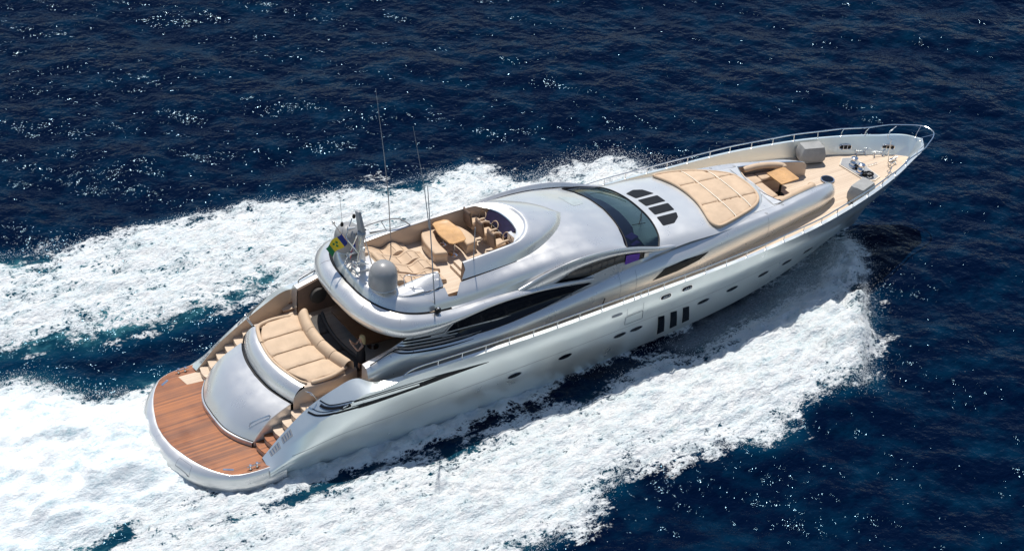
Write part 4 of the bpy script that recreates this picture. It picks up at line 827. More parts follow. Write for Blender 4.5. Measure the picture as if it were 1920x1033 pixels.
# ---- sunpad (a thing), cockpit sofa and table
def roll(P, r, name, parent, mat='cushion', fl=1.0):
    d = B(); P = cr(P, 5); n = len(P); rr = [r*(1 if 0 < i < n-1 else .75) for i in range(n)]; d.tube([tuple(p) for p in P], rr, 14); o = d.build(name, mat, parent, 60); return o
sp_ = empty('sun_pad', (4.6, 0, 2.66)); tag(sp_, 'large tan sun pad in four strips behind the aft cockpit above the silver garage door', 'sun pad', 'tan sun pads')
af = lambda y: 3.44+.11*y*y+.02*y**4; ff = lambda y: 5.10+.10*y*y
ys = [-1.86, -.93, 0, .93, 1.86]
for a, b in zip(ys, ys[1:]):
    yy = np.linspace(a+.004, b-.004, 8); out = [(af(y), y) for y in yy]+[(ff(y), y) for y in yy[::-1]]
    d = B(); pillow(d, out, 2.74, .10, .035, .2); pd_ = d.build('pad', 'cushion', sp_, 60)
    d = B(); d.tube([(x+.02, y+.012, 2.838) for x, y in [(af(b)*(1-t)+ff(b)*t, b) for t in np.linspace(.02, .97, 8)]], .007, 5); d.build('seam', 'seam', pd_)
roll([(5.15, 1.84, 2.82), (4.8, 1.92, 2.80), (4.3, 1.94, 2.80), (3.82, 1.80, 2.80), (3.62, 1.35, 2.80), (3.50, .9, 2.80)], .075, 'bolster', sp_)
roll([(3.49, .85, 2.80), (3.41, .3, 2.80), (3.40, -.3, 2.80), (3.52, -1.0, 2.80), (3.72, -1.65, 2.80), (3.9, -1.88, 2.80)], .05, 'bolster', sp_)
roll([(5.55, -1.72, 2.82), (5.0, -1.90, 2.80), (4.5, -1.94, 2.80), (4.05, -1.92, 2.80)], .075, 'bolster', sp_)
bx_ = [-1.80, -1.05, -.3, .55, 1.70]
for a, b in zip(bx_, bx_[1:]):
    yy = np.linspace(a+.01, b-.01, 7); G = []
    for y in yy:
        e = .02*(1 if y in (yy[0], yy[-1]) else 0); x0 = ff(y)-.02
        G.append([(x0, y, 2.78), (x0+.05, y, 2.98-e), (x0+.15, y, 3.10-e), (x0+.27, y, 3.13-e), (x0+.37, y, 3.06-e), (x0+.42, y, 2.9), (x0+.44, y, 2.4)])
    d = B(); d.grid(np.array([cr(r, 3) for r in G])); d.build('backrest', 'cushion', sp_, 60)
tag(sofa := empty('cockpit_sofa', (5.9, 0, 2.2)), 'curved dark sofa in the shade behind the backrest of the aft sun pad', 'sofa')
for a, b in zip([-1.75, -.6, .55], [-.6, .55, 1.7]):
    yy = np.linspace(a+.01, b-.01, 6); out = [(ff(y)+.44, y) for y in yy]+[(ff(y)+1.0, y) for y in yy[::-1]]
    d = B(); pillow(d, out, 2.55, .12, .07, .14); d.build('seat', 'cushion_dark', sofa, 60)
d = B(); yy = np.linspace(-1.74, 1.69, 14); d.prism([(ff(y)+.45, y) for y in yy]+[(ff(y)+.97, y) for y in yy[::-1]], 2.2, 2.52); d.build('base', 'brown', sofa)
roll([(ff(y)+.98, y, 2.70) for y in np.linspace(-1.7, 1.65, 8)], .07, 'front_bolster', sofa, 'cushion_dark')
ct = empty('cockpit_table', (7.35, .25, 2.2)); tag(ct, 'large brown dining table in the shade of the flybridge overhang', 'table')
d = B(); d.prism(rnd([(6.65, -1.0), (6.55, 1.55), (8.2, 1.75), (8.35, -1.1)], .35, 6), 2.86, 2.92); M['darkwood'] = simple('dark_wood', (.16, .075, .035), .35, 0, .3, .2, 3); d.build('tabletop', 'darkwood', ct)
for y0 in (-.4, .95): d = B(); d.lathe([(.22, 0), (.08, .06), (.07, .6), (.2, .66)], (7.4, y0, 2.2), 16); d.build('leg', 'steel', ct)
for x0, y0, rz in ((8.75, -.6, 0), (8.75, .3, 0), (7.4, -1.75, -1.5)):
    ch = empty('cockpit_chair', (x0, y0, 2.2), rz); tag(ch, {(-.6): 'dark chair at the starboard end of the shaded cockpit table, by the saloon door', .3: 'dark chair at the middle of the shaded cockpit table, by the saloon door', -1.75: 'dark chair at the end of the shaded cockpit table beside the standing woman'}[y0], 'chair', 'chairs round the cockpit table')
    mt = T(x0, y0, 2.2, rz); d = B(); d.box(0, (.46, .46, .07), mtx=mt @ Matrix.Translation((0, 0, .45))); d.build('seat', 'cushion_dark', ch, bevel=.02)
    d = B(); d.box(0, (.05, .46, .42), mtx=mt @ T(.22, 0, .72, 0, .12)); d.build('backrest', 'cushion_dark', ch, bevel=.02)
    for a in (-.19, .19):
        for b in (-.19, .19): d = B(); d.tube([mt @ Vector((a, b, 0)), mt @ Vector((a, b, .43))], .018, 6); d.build('leg', 'steel', ch)
# ---------------------------------------------------------------- flybridge
def bench(name, label, cat, out, z0, z1, cuts=None, group=None):
    """curved bench: beige base, piped cushion on top"""
    cx = sum(p[0] for p in out)/len(out); cy = sum(p[1] for p in out)/len(out); t = empty(name, (cx, cy, z0)); tag(t, label, cat, group)
    ins = [((x-cx)*.95+cx, (y-cy)*.97+cy) for x, y in out]
    d = B(); d.prism(ins, z0, z1-.06); d.build('base', 'beige', t); d = B(); pillow(d, rnd(out, .06, 2), z1-.07, .09, .04, .12); d.build('seat_cushion', 'cushion', t, 60); return t
def arc(P, n=4): return [tuple(q[:2]) for q in cr([(a, b, 0) for a, b in P], n)]
ob = arc([(10.62,1.60),(10.26,1.30),(10.05,.75),(10.0,-.12)]); ib = arc([(10.50,-.26),(10.50,.45),(10.66,1.0),(10.92,1.28)])
bench('curved_bench', 'curved tan bench between the upper deck table and the sun loungers', 'bench', ob+ib, FZ, 5.34)
o2 = arc([(11.55,1.30),(11.78,.95),(11.90,.45),(11.88,-.08)]); i2 = arc([(11.38,-.14),(11.42,.35),(11.36,.85),(11.15,1.22)])
bench('curved_bench', 'short tan bench between the upper deck table and the helm chairs', 'bench', (o2+i2)[::-1], FZ, 5.34)
ft = empty('flybridge_table', (11.0, .5, FZ)); tag(ft, 'boat-shaped varnished wooden table on the upper deck between two curved benches', 'table')
tp = arc([(10.68,1.22),(10.56,.55),(10.62,-.10)])+[(10.72,-.2),(11.2,-.2)]+arc([(11.32,-.10),(11.42,.5),(11.34,1.18)])+[(11.22,1.30),(10.80,1.30)]
d = B(); d.prism(tp[::-1], 5.60, 5.645); d.build('tabletop', 'wood', ft, bevel=.008)
for y0 in (.12, .9): d = B(); d.lathe([(.2, 0), (.19, .02), (.05, .05), (.045, .66), (.15, .70)], (10.98, y0, FZ), 16); d.build('leg', 'steel', ft)
# four contoured loungers, side by side, heads aft
prof = [(7.72, 5.32), (7.80, 5.52), (7.98, 5.60), (8.14, 5.52), (8.26, 5.42), (8.55, 5.30), (8.85, 5.14), (9.05, 5.12), (9.28, 5.24), (9.48, 5.24), (9.74, 5.08), (9.92, 5.02), (9.95, 4.92)]
LY = [(1.02, -.40), (.35, -.10), (-.33, 0), (-1.0, -.12)]
for k, (yc, dx) in enumerate(LY):
    t = empty('sun_lounger', (8.8+dx, yc, FZ)); tag(t, ['contoured tan lounger nearest the port wall of the upper deck', 'contoured tan lounger, second from the port wall of the upper deck', 'contoured tan lounger, second from the starboard radar dome', 'contoured tan lounger closest to the starboard radar dome'][k], 'sun lounger', 'loungers side by side on the upper deck')
    hw = .328; P = cr([(x+dx, 0, z) for x, z in prof], 4); G = []
    for a in (-1, -.985, -.93, -.80, -.70, -.62, 0, .62, .70, .80, .93, .985, 1):
        e = {1: .06, .985: .025}.get(abs(a), 0)-.022*(abs(a) > .69)*(abs(a) < .96); G.append([(q[0], yc+a*hw, q[2]-e) for q in P])
    G = [[(p_[0], p_[1], FZ) for p_ in G[0]]]+G+[[(p_[0], p_[1], FZ) for p_ in G[-1]]]
    d = B(); d.grid(np.array(G)); cu_ = d.build('cushion', 'cushion', t, 35)
    for xx in (8.27, 8.86, 9.30, 9.66):
        z = float(np.interp(xx, [p_[0] for p_ in prof], [p_[1] for p_ in prof])); d = B(); d.tube([(xx+dx, yc-.31, z+.008), (xx+dx, yc+.31, z+.008)], .009, 5); d.build('seam', 'seam', cu_)
    for a in (-.68, .68):
        d = B(); d.tube([(q[0], yc+a*hw, q[2]+.004) for q in P[8:-5]], .008, 5); d.build('seam', 'seam', cu_)
    roll([(7.93+dx, yc-.31, 5.56), (7.93+dx, yc+.31, 5.56)], .105, 'headrest', t)
# helm chairs
HC = [(12.42, 1.06, 'port'), (12.46, .26, 'centre'), (12.46, -.56, 'starboard')]
for x, y, nm in HC:
    t = empty('helm_chair', (x, y, FZ)); tag(t, {'port': 'tan helm chair nearest the port wall, its dark shell turned aft', 'centre': 'tan helm chair in the middle of the row of three behind the dark windshield', 'starboard': 'tan helm chair at the starboard end of the row behind the windshield'}[nm], 'helm chair', 'helm chairs in a row on the upper deck')
    mt = T(x, y, FZ)
    d = B(); d.lathe([(.2, 0), (.19, .03), (.08, .06), (.07, .34), (.14, .38)], (x, y, FZ), 16); d.build('pedestal', 'beige', t)
    d = B(); pillow(d, rnd([(-.24, -.24), (.26, -.24), (.26, .24), (-.24, .24)], .08, 3), .40, .13, .08, .08, mt); d.build('seat', 'cushion', t, 60)
    G = [[(x-.20-.10*t_-.04*math.cos(a_*1.2), y+.27*math.sin(a_)*(1-.15*t_), FZ+.42+.62*t_) for a_ in np.linspace(-1.25, 1.25, 9)] for t_ in np.linspace(0, 1, 6)]
    H = [[(p_[0]-.09, p_[1]*1+(p_[1]-y)*.08, p_[2]) for p_ in r] for r in G]
    d = B(); d.grid(np.array(G)); d.build('backrest', 'cushion', t, 60)
    d = B(); d.grid(np.array(H), True); d.grid(np.array([G[-1], [((a[0]+b[0])/2, (a[1]+b[1])/2, a[2]+.05) for a, b in zip(G[-1], H[-1])], H[-1]])); d.build('back_shell', 'brown', t, 60)
    for s in (-1, 1): roll([(x-.22, y+s*.28, FZ+.60), (x+.05, y+s*.31, FZ+.70), (x+.28, y+s*.25, FZ+.66)], .045, 'armrest', t)
    d = B(); d.tube([(x+.36+.16*math.cos(a_)*.5, y+.19*math.sin(a_), FZ+.62+.17*math.cos(a_)) for a_ in np.linspace(0, 2*math.pi, 17)], .02, 6); d.build('hoop', 'cushion', t, 60)
# windshield and dash inside the cowl
G = []; top = cr([(12.98,.92,5.84),(13.14,.5,5.87),(13.20,.0,5.88),(13.18,-.4,5.87),(13.12,-.72,5.84)], 3); bot = cr([(12.72,.92,5.48),(12.80,.5,5.46),(12.83,.0,5.46),(12.82,-.3,5.46),(12.78,-.52,5.48)], 3)
d = B(); d.grid(np.array([[tuple(a*(1-t)+b*t) for t in np.linspace(0, 1, 4)] for a, b in zip(top, bot)])); fw = d.build('flybridge_windshield', 'smoked', yacht)
d = B(); d.tube([tuple(q) for q in top], .022, 6); d.tube([tuple(q) for q in bot], .018, 6); d.build('windshield_frame', 'steel', fw)
ye = cr([(x, y, z-.012) for x, y, z in E3[4:]], 6); ye = np.array([(x, -y, z) for x, y, z in ye[:-1]]+[tuple(q) for q in ye[::-1]]); tt_ = np.array(top); ti = np.linspace(1, 0, len(ye))*(len(tt_)-1)
tin = np.array([[np.interp(q, range(len(tt_)), tt_[:, c]) for c in range(3)] for q in ti]); d = B(); d.grid(np.array([[tuple(a*(1-t)+b*t) for t in np.linspace(0, 1, 4)] for a, b in zip(ye, tin)])); d.build('dash_surround', 'white', yacht)
d = B(); d.prism([(12.86,-.55),(12.9,-1.30),(13.12,-1.12),(13.40,-.78),(13.55,-.40),(13.35,-.5)], 5.38, 5.72); d.build('dashboard', 'white', yacht)
d = B(); d.prism([(12.80,-1.3),(13.1,-1.3),(13.35,-.9),(13.5,0),(13.35,.9),(13.1,1.25),(12.78,1.3)][::1], FZ, 5.38); d.build('helm_console', 'brown', yacht)
d = B(); d.tube([(12.74+.03*math.cos(a_), .26+.17*math.sin(a_), 5.42+.17*math.cos(a_)) for a_ in np.linspace(0, 2*math.pi, 21)], .015, 6); d.tube([(12.74,.26,5.42),(12.84,.26,5.36)], .02, 6); d.build('steering_wheel', 'black', yacht)
for k in range(2):
    d = B(); d.prism([(10.42+.14*k,-.55),(10.42+.14*k,-1.32),(10.80,-1.32),(10.80,-.55)][::-1], FZ+.002, FZ+.12*(k+1)); d.build('bench_step', 'teak', yacht)
# radar domes
for s in (-1, 1):
    t = T(7.15, s*1.30, 5.52); d = B()
    d.lathe([(0, 1.10), (.13, 1.09), (.28, 1.03), (.40, .92), (.47, .79), (.505, .64), (.515, .50), (.52, .30), (.51, .16)], seg=36, mtx=t); dm = d.build('radar_dome', 'dome', yacht, 60)
    d = B(); d.lathe([(.515, .165), (.525, .15), (.505, .12), (.36, .08), (.22, .04), (.22, -.06)], seg=30, mtx=t); d.build('dome_base', 'white', dm)
# mast with scanner, horns, lamps and stays
ms_ = [(6.75, .15), (7.0, .15)]
d = B(); d.box(0, (.22, .22, 1.5), mtx=T(7.08, .15, 6.2, 0, R(-4)), taper=.7); d.box(0, (.5, .5, .12), mtx=T(7.02, .1, 5.54)); mast = d.build('radar_mast', 'white', yacht, bevel=.02)
d = B(); d.box(0, (.16, .30, 1.0), mtx=T(7.0, .22, 7.42, .2, R(-9), R(-6)), taper=.72); d.build('radar_scanner', 'grey', mast, bevel=.03)
d = B(); d.lathe([(.16, 0), (.17, .08), (.12, .14), (0, .16)], (7.04, .16, 6.92), 16); d.build('scanner_drive', 'grey', mast)
for a, b in (((6.62, -.25, 5.5), (6.98, .05, 7.0)), ((6.62, .55, 5.5), (6.98, .25, 7.0)), ((7.35, -.30, 5.5), (7.10, .05, 6.9)), ((7.35, .6, 5.5), (7.10, .25, 6.9)), ((6.7, -.35, 6.5), (6.75, .75, 6.5)), ((6.75, .75, 6.5), (7.2, 1.15, 6.95))):
    d = B(); d.tube([a, b], .022, 6); d.build('strut', 'steel', mast)
for x, y, z, rz in ((6.72, -.12, 5.95, 2.6), (6.78, .40, 6.02, 3.4), (6.95, .75, 6.85, 3), (6.9, -.38, 6.1, 2.3)):
    d = B(); mt = T(x, y, z, rz, R(90)); d.lathe([(.0, -.16), (.04, -.15), (.045, -.02), (.06, .05), (.10, .13), (.085, .135), (.03, .02)], seg=12, mtx=mt); d.build('horn', 'white', mast)
for x, y, z in ((6.66, .9, 6.95), (6.9, -.3, 6.55), (7.25, 1.1, 7.0), (7.1, .55, 6.6)):
    d = B(); d.lathe([(.05, 0), (.06, .03), (.06, .10), (.045, .15), (0, .16)], (x, y, z), 12); d.build('mast_lamp', 'black' if y > .5 else 'white', mast)
d = B(); d.tube([(6.9, 1.3, 6.7), (6.76, 1.3, 7.95)], .008, 5); d.build('whip_aerial', 'grey', yacht)
fs = [(7.08, .9, 5.5), (7.05, .9, 5.98), (6.31, .9, 7.16)]
d = B(); d.tube(fs, .020, 8); d.lathe([(0, 0), (.05, .02), (.06, .08), (.03, .14), (0, .15)], (6.31, .9, 7.12), 10); stf = d.build('flagstaff', 'steel', yacht)
# the whip aerials
d = B(); d.tube([(9.05, 1.40, 4.95), (8.86, 1.45, 7.2), (8.62, 1.48, 9.0), (8.17, 1.52, 11.85)], [.022, .018, .013, .006], 8); d.build('whip_aerial', 'grey', yacht)
d = B(); d.tube([(8.66, -2.45, 4.95), (8.22, -2.42, 8.8), (8.06, -2.40, 10.2)], [.024, .020, .014], 8); d.tube([(8.06, -2.40, 10.2), (8.5, -2.3, 9.9)], .010, 5); pole = d.build('aerial_pole', 'grey', yacht)
d = B(); d.tube([(8.24, -2.40, 8.4), (7.95, -2.35, 10.2), (7.45, -2.25, 12.6)], [.018, .014, .006], 8); d.build('whip_aerial', 'grey', pole)
d = B(); d.tube([(10.78, -1.52, 5.70), (10.75, -1.50, 7.15)], .018, 6); d.lathe([(.05, 0), (.03, .06), (0, .07)], (10.78, -1.52, 5.70), 8); d.build('whip_aerial', 'grey', yacht)
# tubular rails on the after end of the upper deck
d = B(); d.tube([tuple(q) for q in cr([(7.95, -1.45, 5.5), (7.93, -1.50, 5.92), (8.4, -1.75, 5.95), (8.98, -1.85, 5.93), (9.18, -1.80, 5.75), (9.18, -1.78, 5.45)], 5)], .018, 6); d.tube([(8.05, -2.05, 5.42), (8.10, -1.62, 5.93)], .015, 6); d.tube([tuple(q) for q in cr([(8.05, -2.05, 5.42), (8.6, -2.12, 5.38), (9.1, -1.95, 5.38)], 4)], .013, 6); d.build('deck_rail', 'steel', yacht)
d = B(); d.tube([tuple(q) for q in cr([(7.75, 1.75, 5.55), (7.9, 1.72, 5.95), (8.7, 1.72, 6.05), (9.4, 1.60, 6.03), (9.85, 1.45, 5.72)], 5)], .026, 6); d.tube([(8.75, 1.72, 6.05), (8.95, 1.60, 5.6)], .014, 6); d.build('deck_rail', 'grey', yacht)
# flags
def flag(name, label, O, U, Wd, bands, n=8):
    """cloth hung from O; U runs along the hoist, Wd along the fly; bands = (fraction, material)"""
    t = empty(name, O); tag(t, label, 'flag'); O, U, Wd = Vector(O), Vector(U), Vector(Wd); N = U.cross(Wd).normalized()
    def pt(u, v): return O+U*u+Wd*v+N*(.07*math.sin(v*7+u*1.5)*(.3+v))+Vector((0, 0, -.10*v*v*Wd.length))
    a = 0
    for k, (fr, mt) in enumerate(bands):
        us = np.linspace(0, 1, n); vs = np.linspace(a, a+fr, 7); d = B(); d.grid(np.array([[tuple(pt(u, v)) for v in vs] for u in us])); d.build('stripe', mt, t, 80); a += fr
    return t, pt, N
f1, pt, N = flag('ensign', 'blue, yellow and green flag with three green diamonds flying from the mast', (6.93, .88, 6.14), (-.30, 0, .48), (-.66, -.02, -.30), [(.25, 'flag_blue'), (.5, 'flag_yellow'), (.25, 'flag_green')])
for cu, cv in ((.62, .42), (.62, .58), (.34, .50)):
    o4 = [(cu+.15, cv), (cu, cv-.06), (cu-.15, cv), (cu, cv+.06)]
    for sg in (.006, -.006): 
        d = B(); d.add([pt(u, v)+N*sg for u, v in o4], [(0, 1, 2, 3)]); d.build('diamond', 'flag_green', f1)
f2, pt, N = flag('courtesy_flag', 'small blue, white and red flag hanging beside the radar mast', (6.98, .42, 6.25), (-.05, .0, .34), (-.15, .08, -.50), [(.33, 'flag_blue'), (.33, 'flag_white'), (.34, 'flag_red')])
# ---------------------------------------------------------------- bow: sunpad, lounge, deck gear
pd = empty('sun_pad', (23, 0, 4.3)); tag(pd, 'broad tan sun pad with pale straps on the coachroof forward of the black air intakes', 'sun pad', 'tan sun pads')
PO = [(21.60,1.90),(21.72,2.02),(22.4,2.02),(23.3,1.83),(24.1,1.42),(24.75,.88),(24.88,.3),(24.88,-.45),(24.72,-1.0),(24.2,-1.42),(23.1,-1.80),(22.1,-2.05),(21.78,-2.02),(21.68,-1.75),(21.85,-1.1),(22.0,-.5),(22.05,.2),(21.98,.9),(21.78,1.5)]
XS = lambda y: float(np.interp(y, [-2.1, -1.1, -.5, .2, .9, 1.5, 2.1], [21.68, 21.85, 22.0, 22.05, 21.98, 21.78, 21.6]))
def clip_poly(P, a, b, c):                       # keep a*x+b*y<=c
    out = []
    for i in range(len(P)):
        p0, p1 = P[i-1], P[i]; d0, d1 = a*p0[0]+b*p0[1]-c, a*p1[0]+b*p1[1]-c
        if (d0 <= 0) != (d1 <= 0): t = d0/(d0-d1); out.append((p0[0]+(p1[0]-p0[0])*t, p0[1]+(p1[1]-p0[1])*t))
        if d1 <= 0: out.append(p1)
    return out
ZP = lambda x, y: (lambda h_: h_[0].z if h_[0] is not None else 4.1)(TP.ray_cast(Vector((x, y, 9)), Vector((0, 0, -1))))
PO2 = [tuple(q[:2]) for q in cr([(a, b, 0) for a, b in PO+[PO[0]]], 3)][:-1]
for lo, hi in ((-3, -.72), (-.72, .80), (.80, 3)):
    q = clip_poly(clip_poly(PO2, 0, -1, -(lo+.003)), 0, 1, hi-.003)
    for x0, x1 in ((20, 22.95), (22.95, 24.0), (24.0, 26)):
        q2 = clip_poly(clip_poly(q, -1, 0, -(x0+.002)), 1, 0, x1-.002)
        if len(q2) > 2: d = B(); pillow(d, q2, lambda x, y: ZP(x, y)-.0, .10, .035, .16); d.build('pad', 'cushion', pd, 60)
roll([(x, y, ZP(x*.995+.1, y*.97)+.07) for x, y in PO2[::3]+[PO2[0]]], .06, 'edge_roll', pd)
M['strap'] = simple('pale_strap', (.72, .66, .54), .7)
for x0 in (22.95, 24.0):
    d = B(); ymx = [y for y in np.linspace(-2, 2, 60) if inside(x0, y, PO2)]
    d.grid(np.array([[(x0-.02, y, ZP(x0, y)+.112), (x0+.02, y, ZP(x0, y)+.112)] for y in ymx])); d.build('strap', 'strap', pd)
# recess lip, horns' inner faces
Fh = [p_ for p_ in cr(LR['f'], 6) if p_[0] > 25.6]
yb = float(np.interp(25.62, [a[0] for a in LR['f']], [a[1] for a in LR['f']]))
d = B()
aft = [(25.62-.36*(1-(y/yb)**2), y) for y in np.linspace(-yb, yb, 21)]
xs = np.linspace(0, 1, 4)
d.grid(np.array([[(25.28+(a-25.28)*t if False else 25.2+(a-25.2)*t, y, 3.99-.02*abs(y)) for t in xs] for a, y in aft])); d.build('lounge_rim', 'white', yacht)
d = B(); lip = [(x, -y, z) for x, y, z in Fh[::-1]]+[(a, y, 3.985-.02*abs(y)) for a, y in aft]+[(x, y, z) for x, y, z in Fh]
d.grid(np.array([[(x, y, z-.002), (x, y*.985, z-.08), (x, y*.97, 2.9)] for x, y, z in lip])); d.build('lounge_lining', 'beige', yacht)
d = B(); d.tube([(x, y*.985, z+.012) for x, y, z in lip[4:-4]], .018, 6); d.build('lounge_lip', 'steel', yacht)
for s in (1, -1):                                  # rounded forward ends of the two arms
    d = B(); A_ = [LR[k][-1] for k in 'abcdef']; sec = cr(A_, 3); d.add([(p_[0], s*p_[1], p_[2]) for p_ in sec]+[(sec[-1][0], s*sec[-1][1], 2.9)], [tuple(range(len(sec)+1))[::s]]); d.build('arm_end', 'silver', yacht)
bs = empty('bow_sofa', (26.2, 0, 2.95)); tag(bs, 'tan U-shaped sofa sunk into the foredeck round a square wooden table', 'sofa')
def seat(out, z0=2.96, z1=3.56):
    d = B(); d.prism(out, z0, z1-.05); d.build('base', 'beige', bs); d = B(); pillow(d, rnd(out, .05, 2), z1-.06, .10, .05, .12); d.build('seat_cushion', 'cushion', bs, 60)
seat([(25.42,-.6),(25.42,.5),(26.25,.5),(26.25,-.6)][::-1]); seat([(25.44,.52),(25.62,1.30),(26.35,1.20),(26.35,.66),(26.25,.52)][::-1]); seat([(25.62,-1.30),(25.44,-.62),(26.25,-.62),(26.45,-.72),(26.45,-1.20)][::-1])
seat([(26.37,.66),(26.37,1.20),(27.5,.98),(27.5,.56)][::-1]); seat([(26.47,-1.19),(26.47,-.70),(27.65,-.54),(27.65,-.95)][::-1])
roll([(25.85,1.30,3.83),(26.5,1.20,3.89),(27.1,1.06,3.87),(27.60,.92,3.79),(27.66,.76,3.73)], .13, 'bolster', bs)
roll([(25.52,1.12,3.87),(25.38,.6,3.89),(25.32,0,3.90),(25.38,-.6,3.89),(25.54,-1.12,3.87)], .075, 'bolster', bs)
roll([(25.70,-1.28,3.83),(26.4,-1.18,3.85),(27.1,-1.04,3.83),(27.75,-.88,3.77),(27.8,-.68,3.69)], .15, 'bolster', bs)
bt = empty('bow_table', (27.1, .25, 2.95)); tag(bt, 'square varnished table on a single pedestal in the bow seating well', 'table')
d = B(); d.prism(rnd([(26.62,.72),(27.62,.78),(27.62,-.22),(26.65,-.24)][::-1], .05, 3), 3.76, 3.805); d.build('tabletop', 'wood', bt)
d = B(); d.lathe([(.22, .0), (.21, .02), (.06, .05), (.05, .76), (.14, .80)], (27.0, .15, 2.96), 16); d.build('pedestal', 'black', bt)
# covered crates lashed on either side of the foredeck
def crate(cx, cy, rz, label):
    t = empty('covered_crate', (cx, cy, 2.98), rz); tag(t, label, 'crate', 'canvas-covered crates on the foredeck')
    mt = T(cx, cy, 2.98, rz); G = []
    for z, k, kk in ((.0, .98, .92), (.05, 1.06, 1.04), (.2, 1.18, 1.20), (.42, 1.20, 1.24), (.60, 1.10, 1.10), (.75, 1.02, 1.0), (.79, .99, .97)):
        o4 = rnd([(-.47*k, -.30*kk), (.47*k, -.30*kk), (.47*k, .30*kk), (-.47*k, .30*kk)], .09 if z < .6 else .05, 5); row = []
        P = []
        for i in range(len(o4)):
            a, b = Vector(o4[i]), Vector(o4[(i+1) % len(o4)]); m_ = 4 if (b-a).length > .15 else 1
            for j in range(m_): P.append(a.lerp(b, j/m_))
        for i, q in enumerate(P): w_ = 1+.035*math.sin(i*2.1+z*5)*math.sin(math.pi*min(1, z/.7)); row.append(tuple(mt @ Vector((q.x*w_, q.y*w_, z+(-.03*(q.y > 0)*(z > .7))))))
        G.append(row)
    d = B(); d.grid(np.array(G), wrap=True); d.add(G[-1], [tuple(range(len(G[-1])))]); d.build('cover', 'canvas', t, 35)
    d = B(); row = [mt @ Vector(((mt.inverted() @ Vector(q)).x*1.0, (mt.inverted() @ Vector(q)).y*1.0, .045)) for q in G[1]]; d.tube(row+[row[0]], .012, 5); d.build('hem_cord', 'black', t)
crate(29.92, 1.68, R(-17), 'grey canvas-covered crate on the port side of the foredeck, by the inner bulwark')
crate(29.86, -1.68, R(17), 'grey canvas-covered crate on the starboard side of the foredeck, beside the chain well')
# round deck hatch
d = B(); d.lathe([(.30, 0), (.30, .02), (.25, .025), (.25, .012)], (29.63, .12, 3.0), 28); hr = d.build('deck_hatch', 'steel', yacht); d = B(); d.lathe([(.252, .014), (0, .016)], (29.63, .12, 3.0), 28); d.build('hatch_glass', 'glass', hr)
# windlass plate and gear
d = B(); d.prism([(31.33,1.12),(31.84,.95),(31.80,-.66),(31.46,-.78),(31.12,-.66),(30.92,.78)][::-1], 2.98, 3.03); wp_ = d.build('windlass_plate', 'grey', yacht); M['dome_'] = M['dome']
d = B()
P6 = [(31.33,1.20),(31.92,1.0),(31.87,-.72),(31.46,-.86),(31.06,-.72),(30.86,.80)]
d.prism(P6[::-1], 2.98, 3.016); M['pale'] = simple('pale_margin_teak', (.62, .54, .44), .6); d.build('plate_margin', 'pale', yacht)
for x, y in ((31.32, .42), (31.25, -.12)):
    d = B(); d.lathe([(.20, 0), (.20, .06), (.15, .10), (.16, .20), (.13, .24), (.10, .30), (.15, .36), (.15, .42), (.10, .45), (0, .46)], (x, y, 3.03), 20); d.build('windlass', 'steel', yacht)
    d = B(); d.box((x+.05, y-.24, 3.10), (.26, .14, .14), .4); d.build('brake', 'black', yacht, bevel=.02)
d = B(); d.tube([(31.42+.14*math.cos(a_), -.50+.14*math.sin(a_), 3.16) for a_ in np.linspace(0, 2*math.pi, 17)], .05, 8); d.lathe([(.06, 0), (.06, .1), (0, .12)], (31.42, -.5, 3.03), 10); d.build('chain_stopper', 'black', yacht)
d = B()
for k in range(16): x = 31.3+.075*k; d.tube([(x+.03*math.cos(a_), .15+.022*math.sin(a_)*(1 if k % 2 else .3), 3.055+.022*math.sin(a_)*(0.3 if k % 2 else 1)) for a_ in np.linspace(0, 2*math.pi, 9)], .008, 5)
d.build('anchor_chain', 'steel', yacht)
def cleat(x, y, rz):
    d = B(); mt = T(x, y, 3.0, rz)
    for dx in (-.2, .2):
        d.tube([mt @ Vector((dx*1.05, -.08, .01)), mt @ Vector((dx, 0, .10)), mt @ Vector((dx*.95, 0, .20)), mt @ Vector((dx*1.25, .0, .26)), mt @ Vector((dx*1.5, 0, .26))], .022, 6); d.tube([mt @ Vector((dx, 0, .1)), mt @ Vector((dx*1.05, .08, .01))], .02, 6)
    d.tube([mt @ Vector((-.2, 0, .13)), mt @ Vector((.2, 0, .13))], .02, 6); d.build('deck_cleat', 'steel', yacht)
for x, y, rz in ((32.28, 1.05, -.3), (32.94, .63, -.25), (32.98, -.24, .35), (32.28, -.80, .55)): cleat(x, y, rz)
d = B(); d.tube([(32.95,.0,3.0),(32.93,.02,3.35),(32.85,0,3.4),(32.84,0,4.2),(32.70,.06,4.25),(32.62,.06,4.45),(32.72,0,4.68),(32.80,0,4.72)], .018, 6); d.build('jack_staff', 'steel', yacht)
d = B(); d.box((33.2, .05, 3.06), (.28, .12, .10), 0); d.tube([(33.05, .05, 3.02), (33.3, .05, 3.16), (33.5, .05, 3.14)], .03, 6); d.build('bow_roller', 'steel', yacht, bevel=.01)
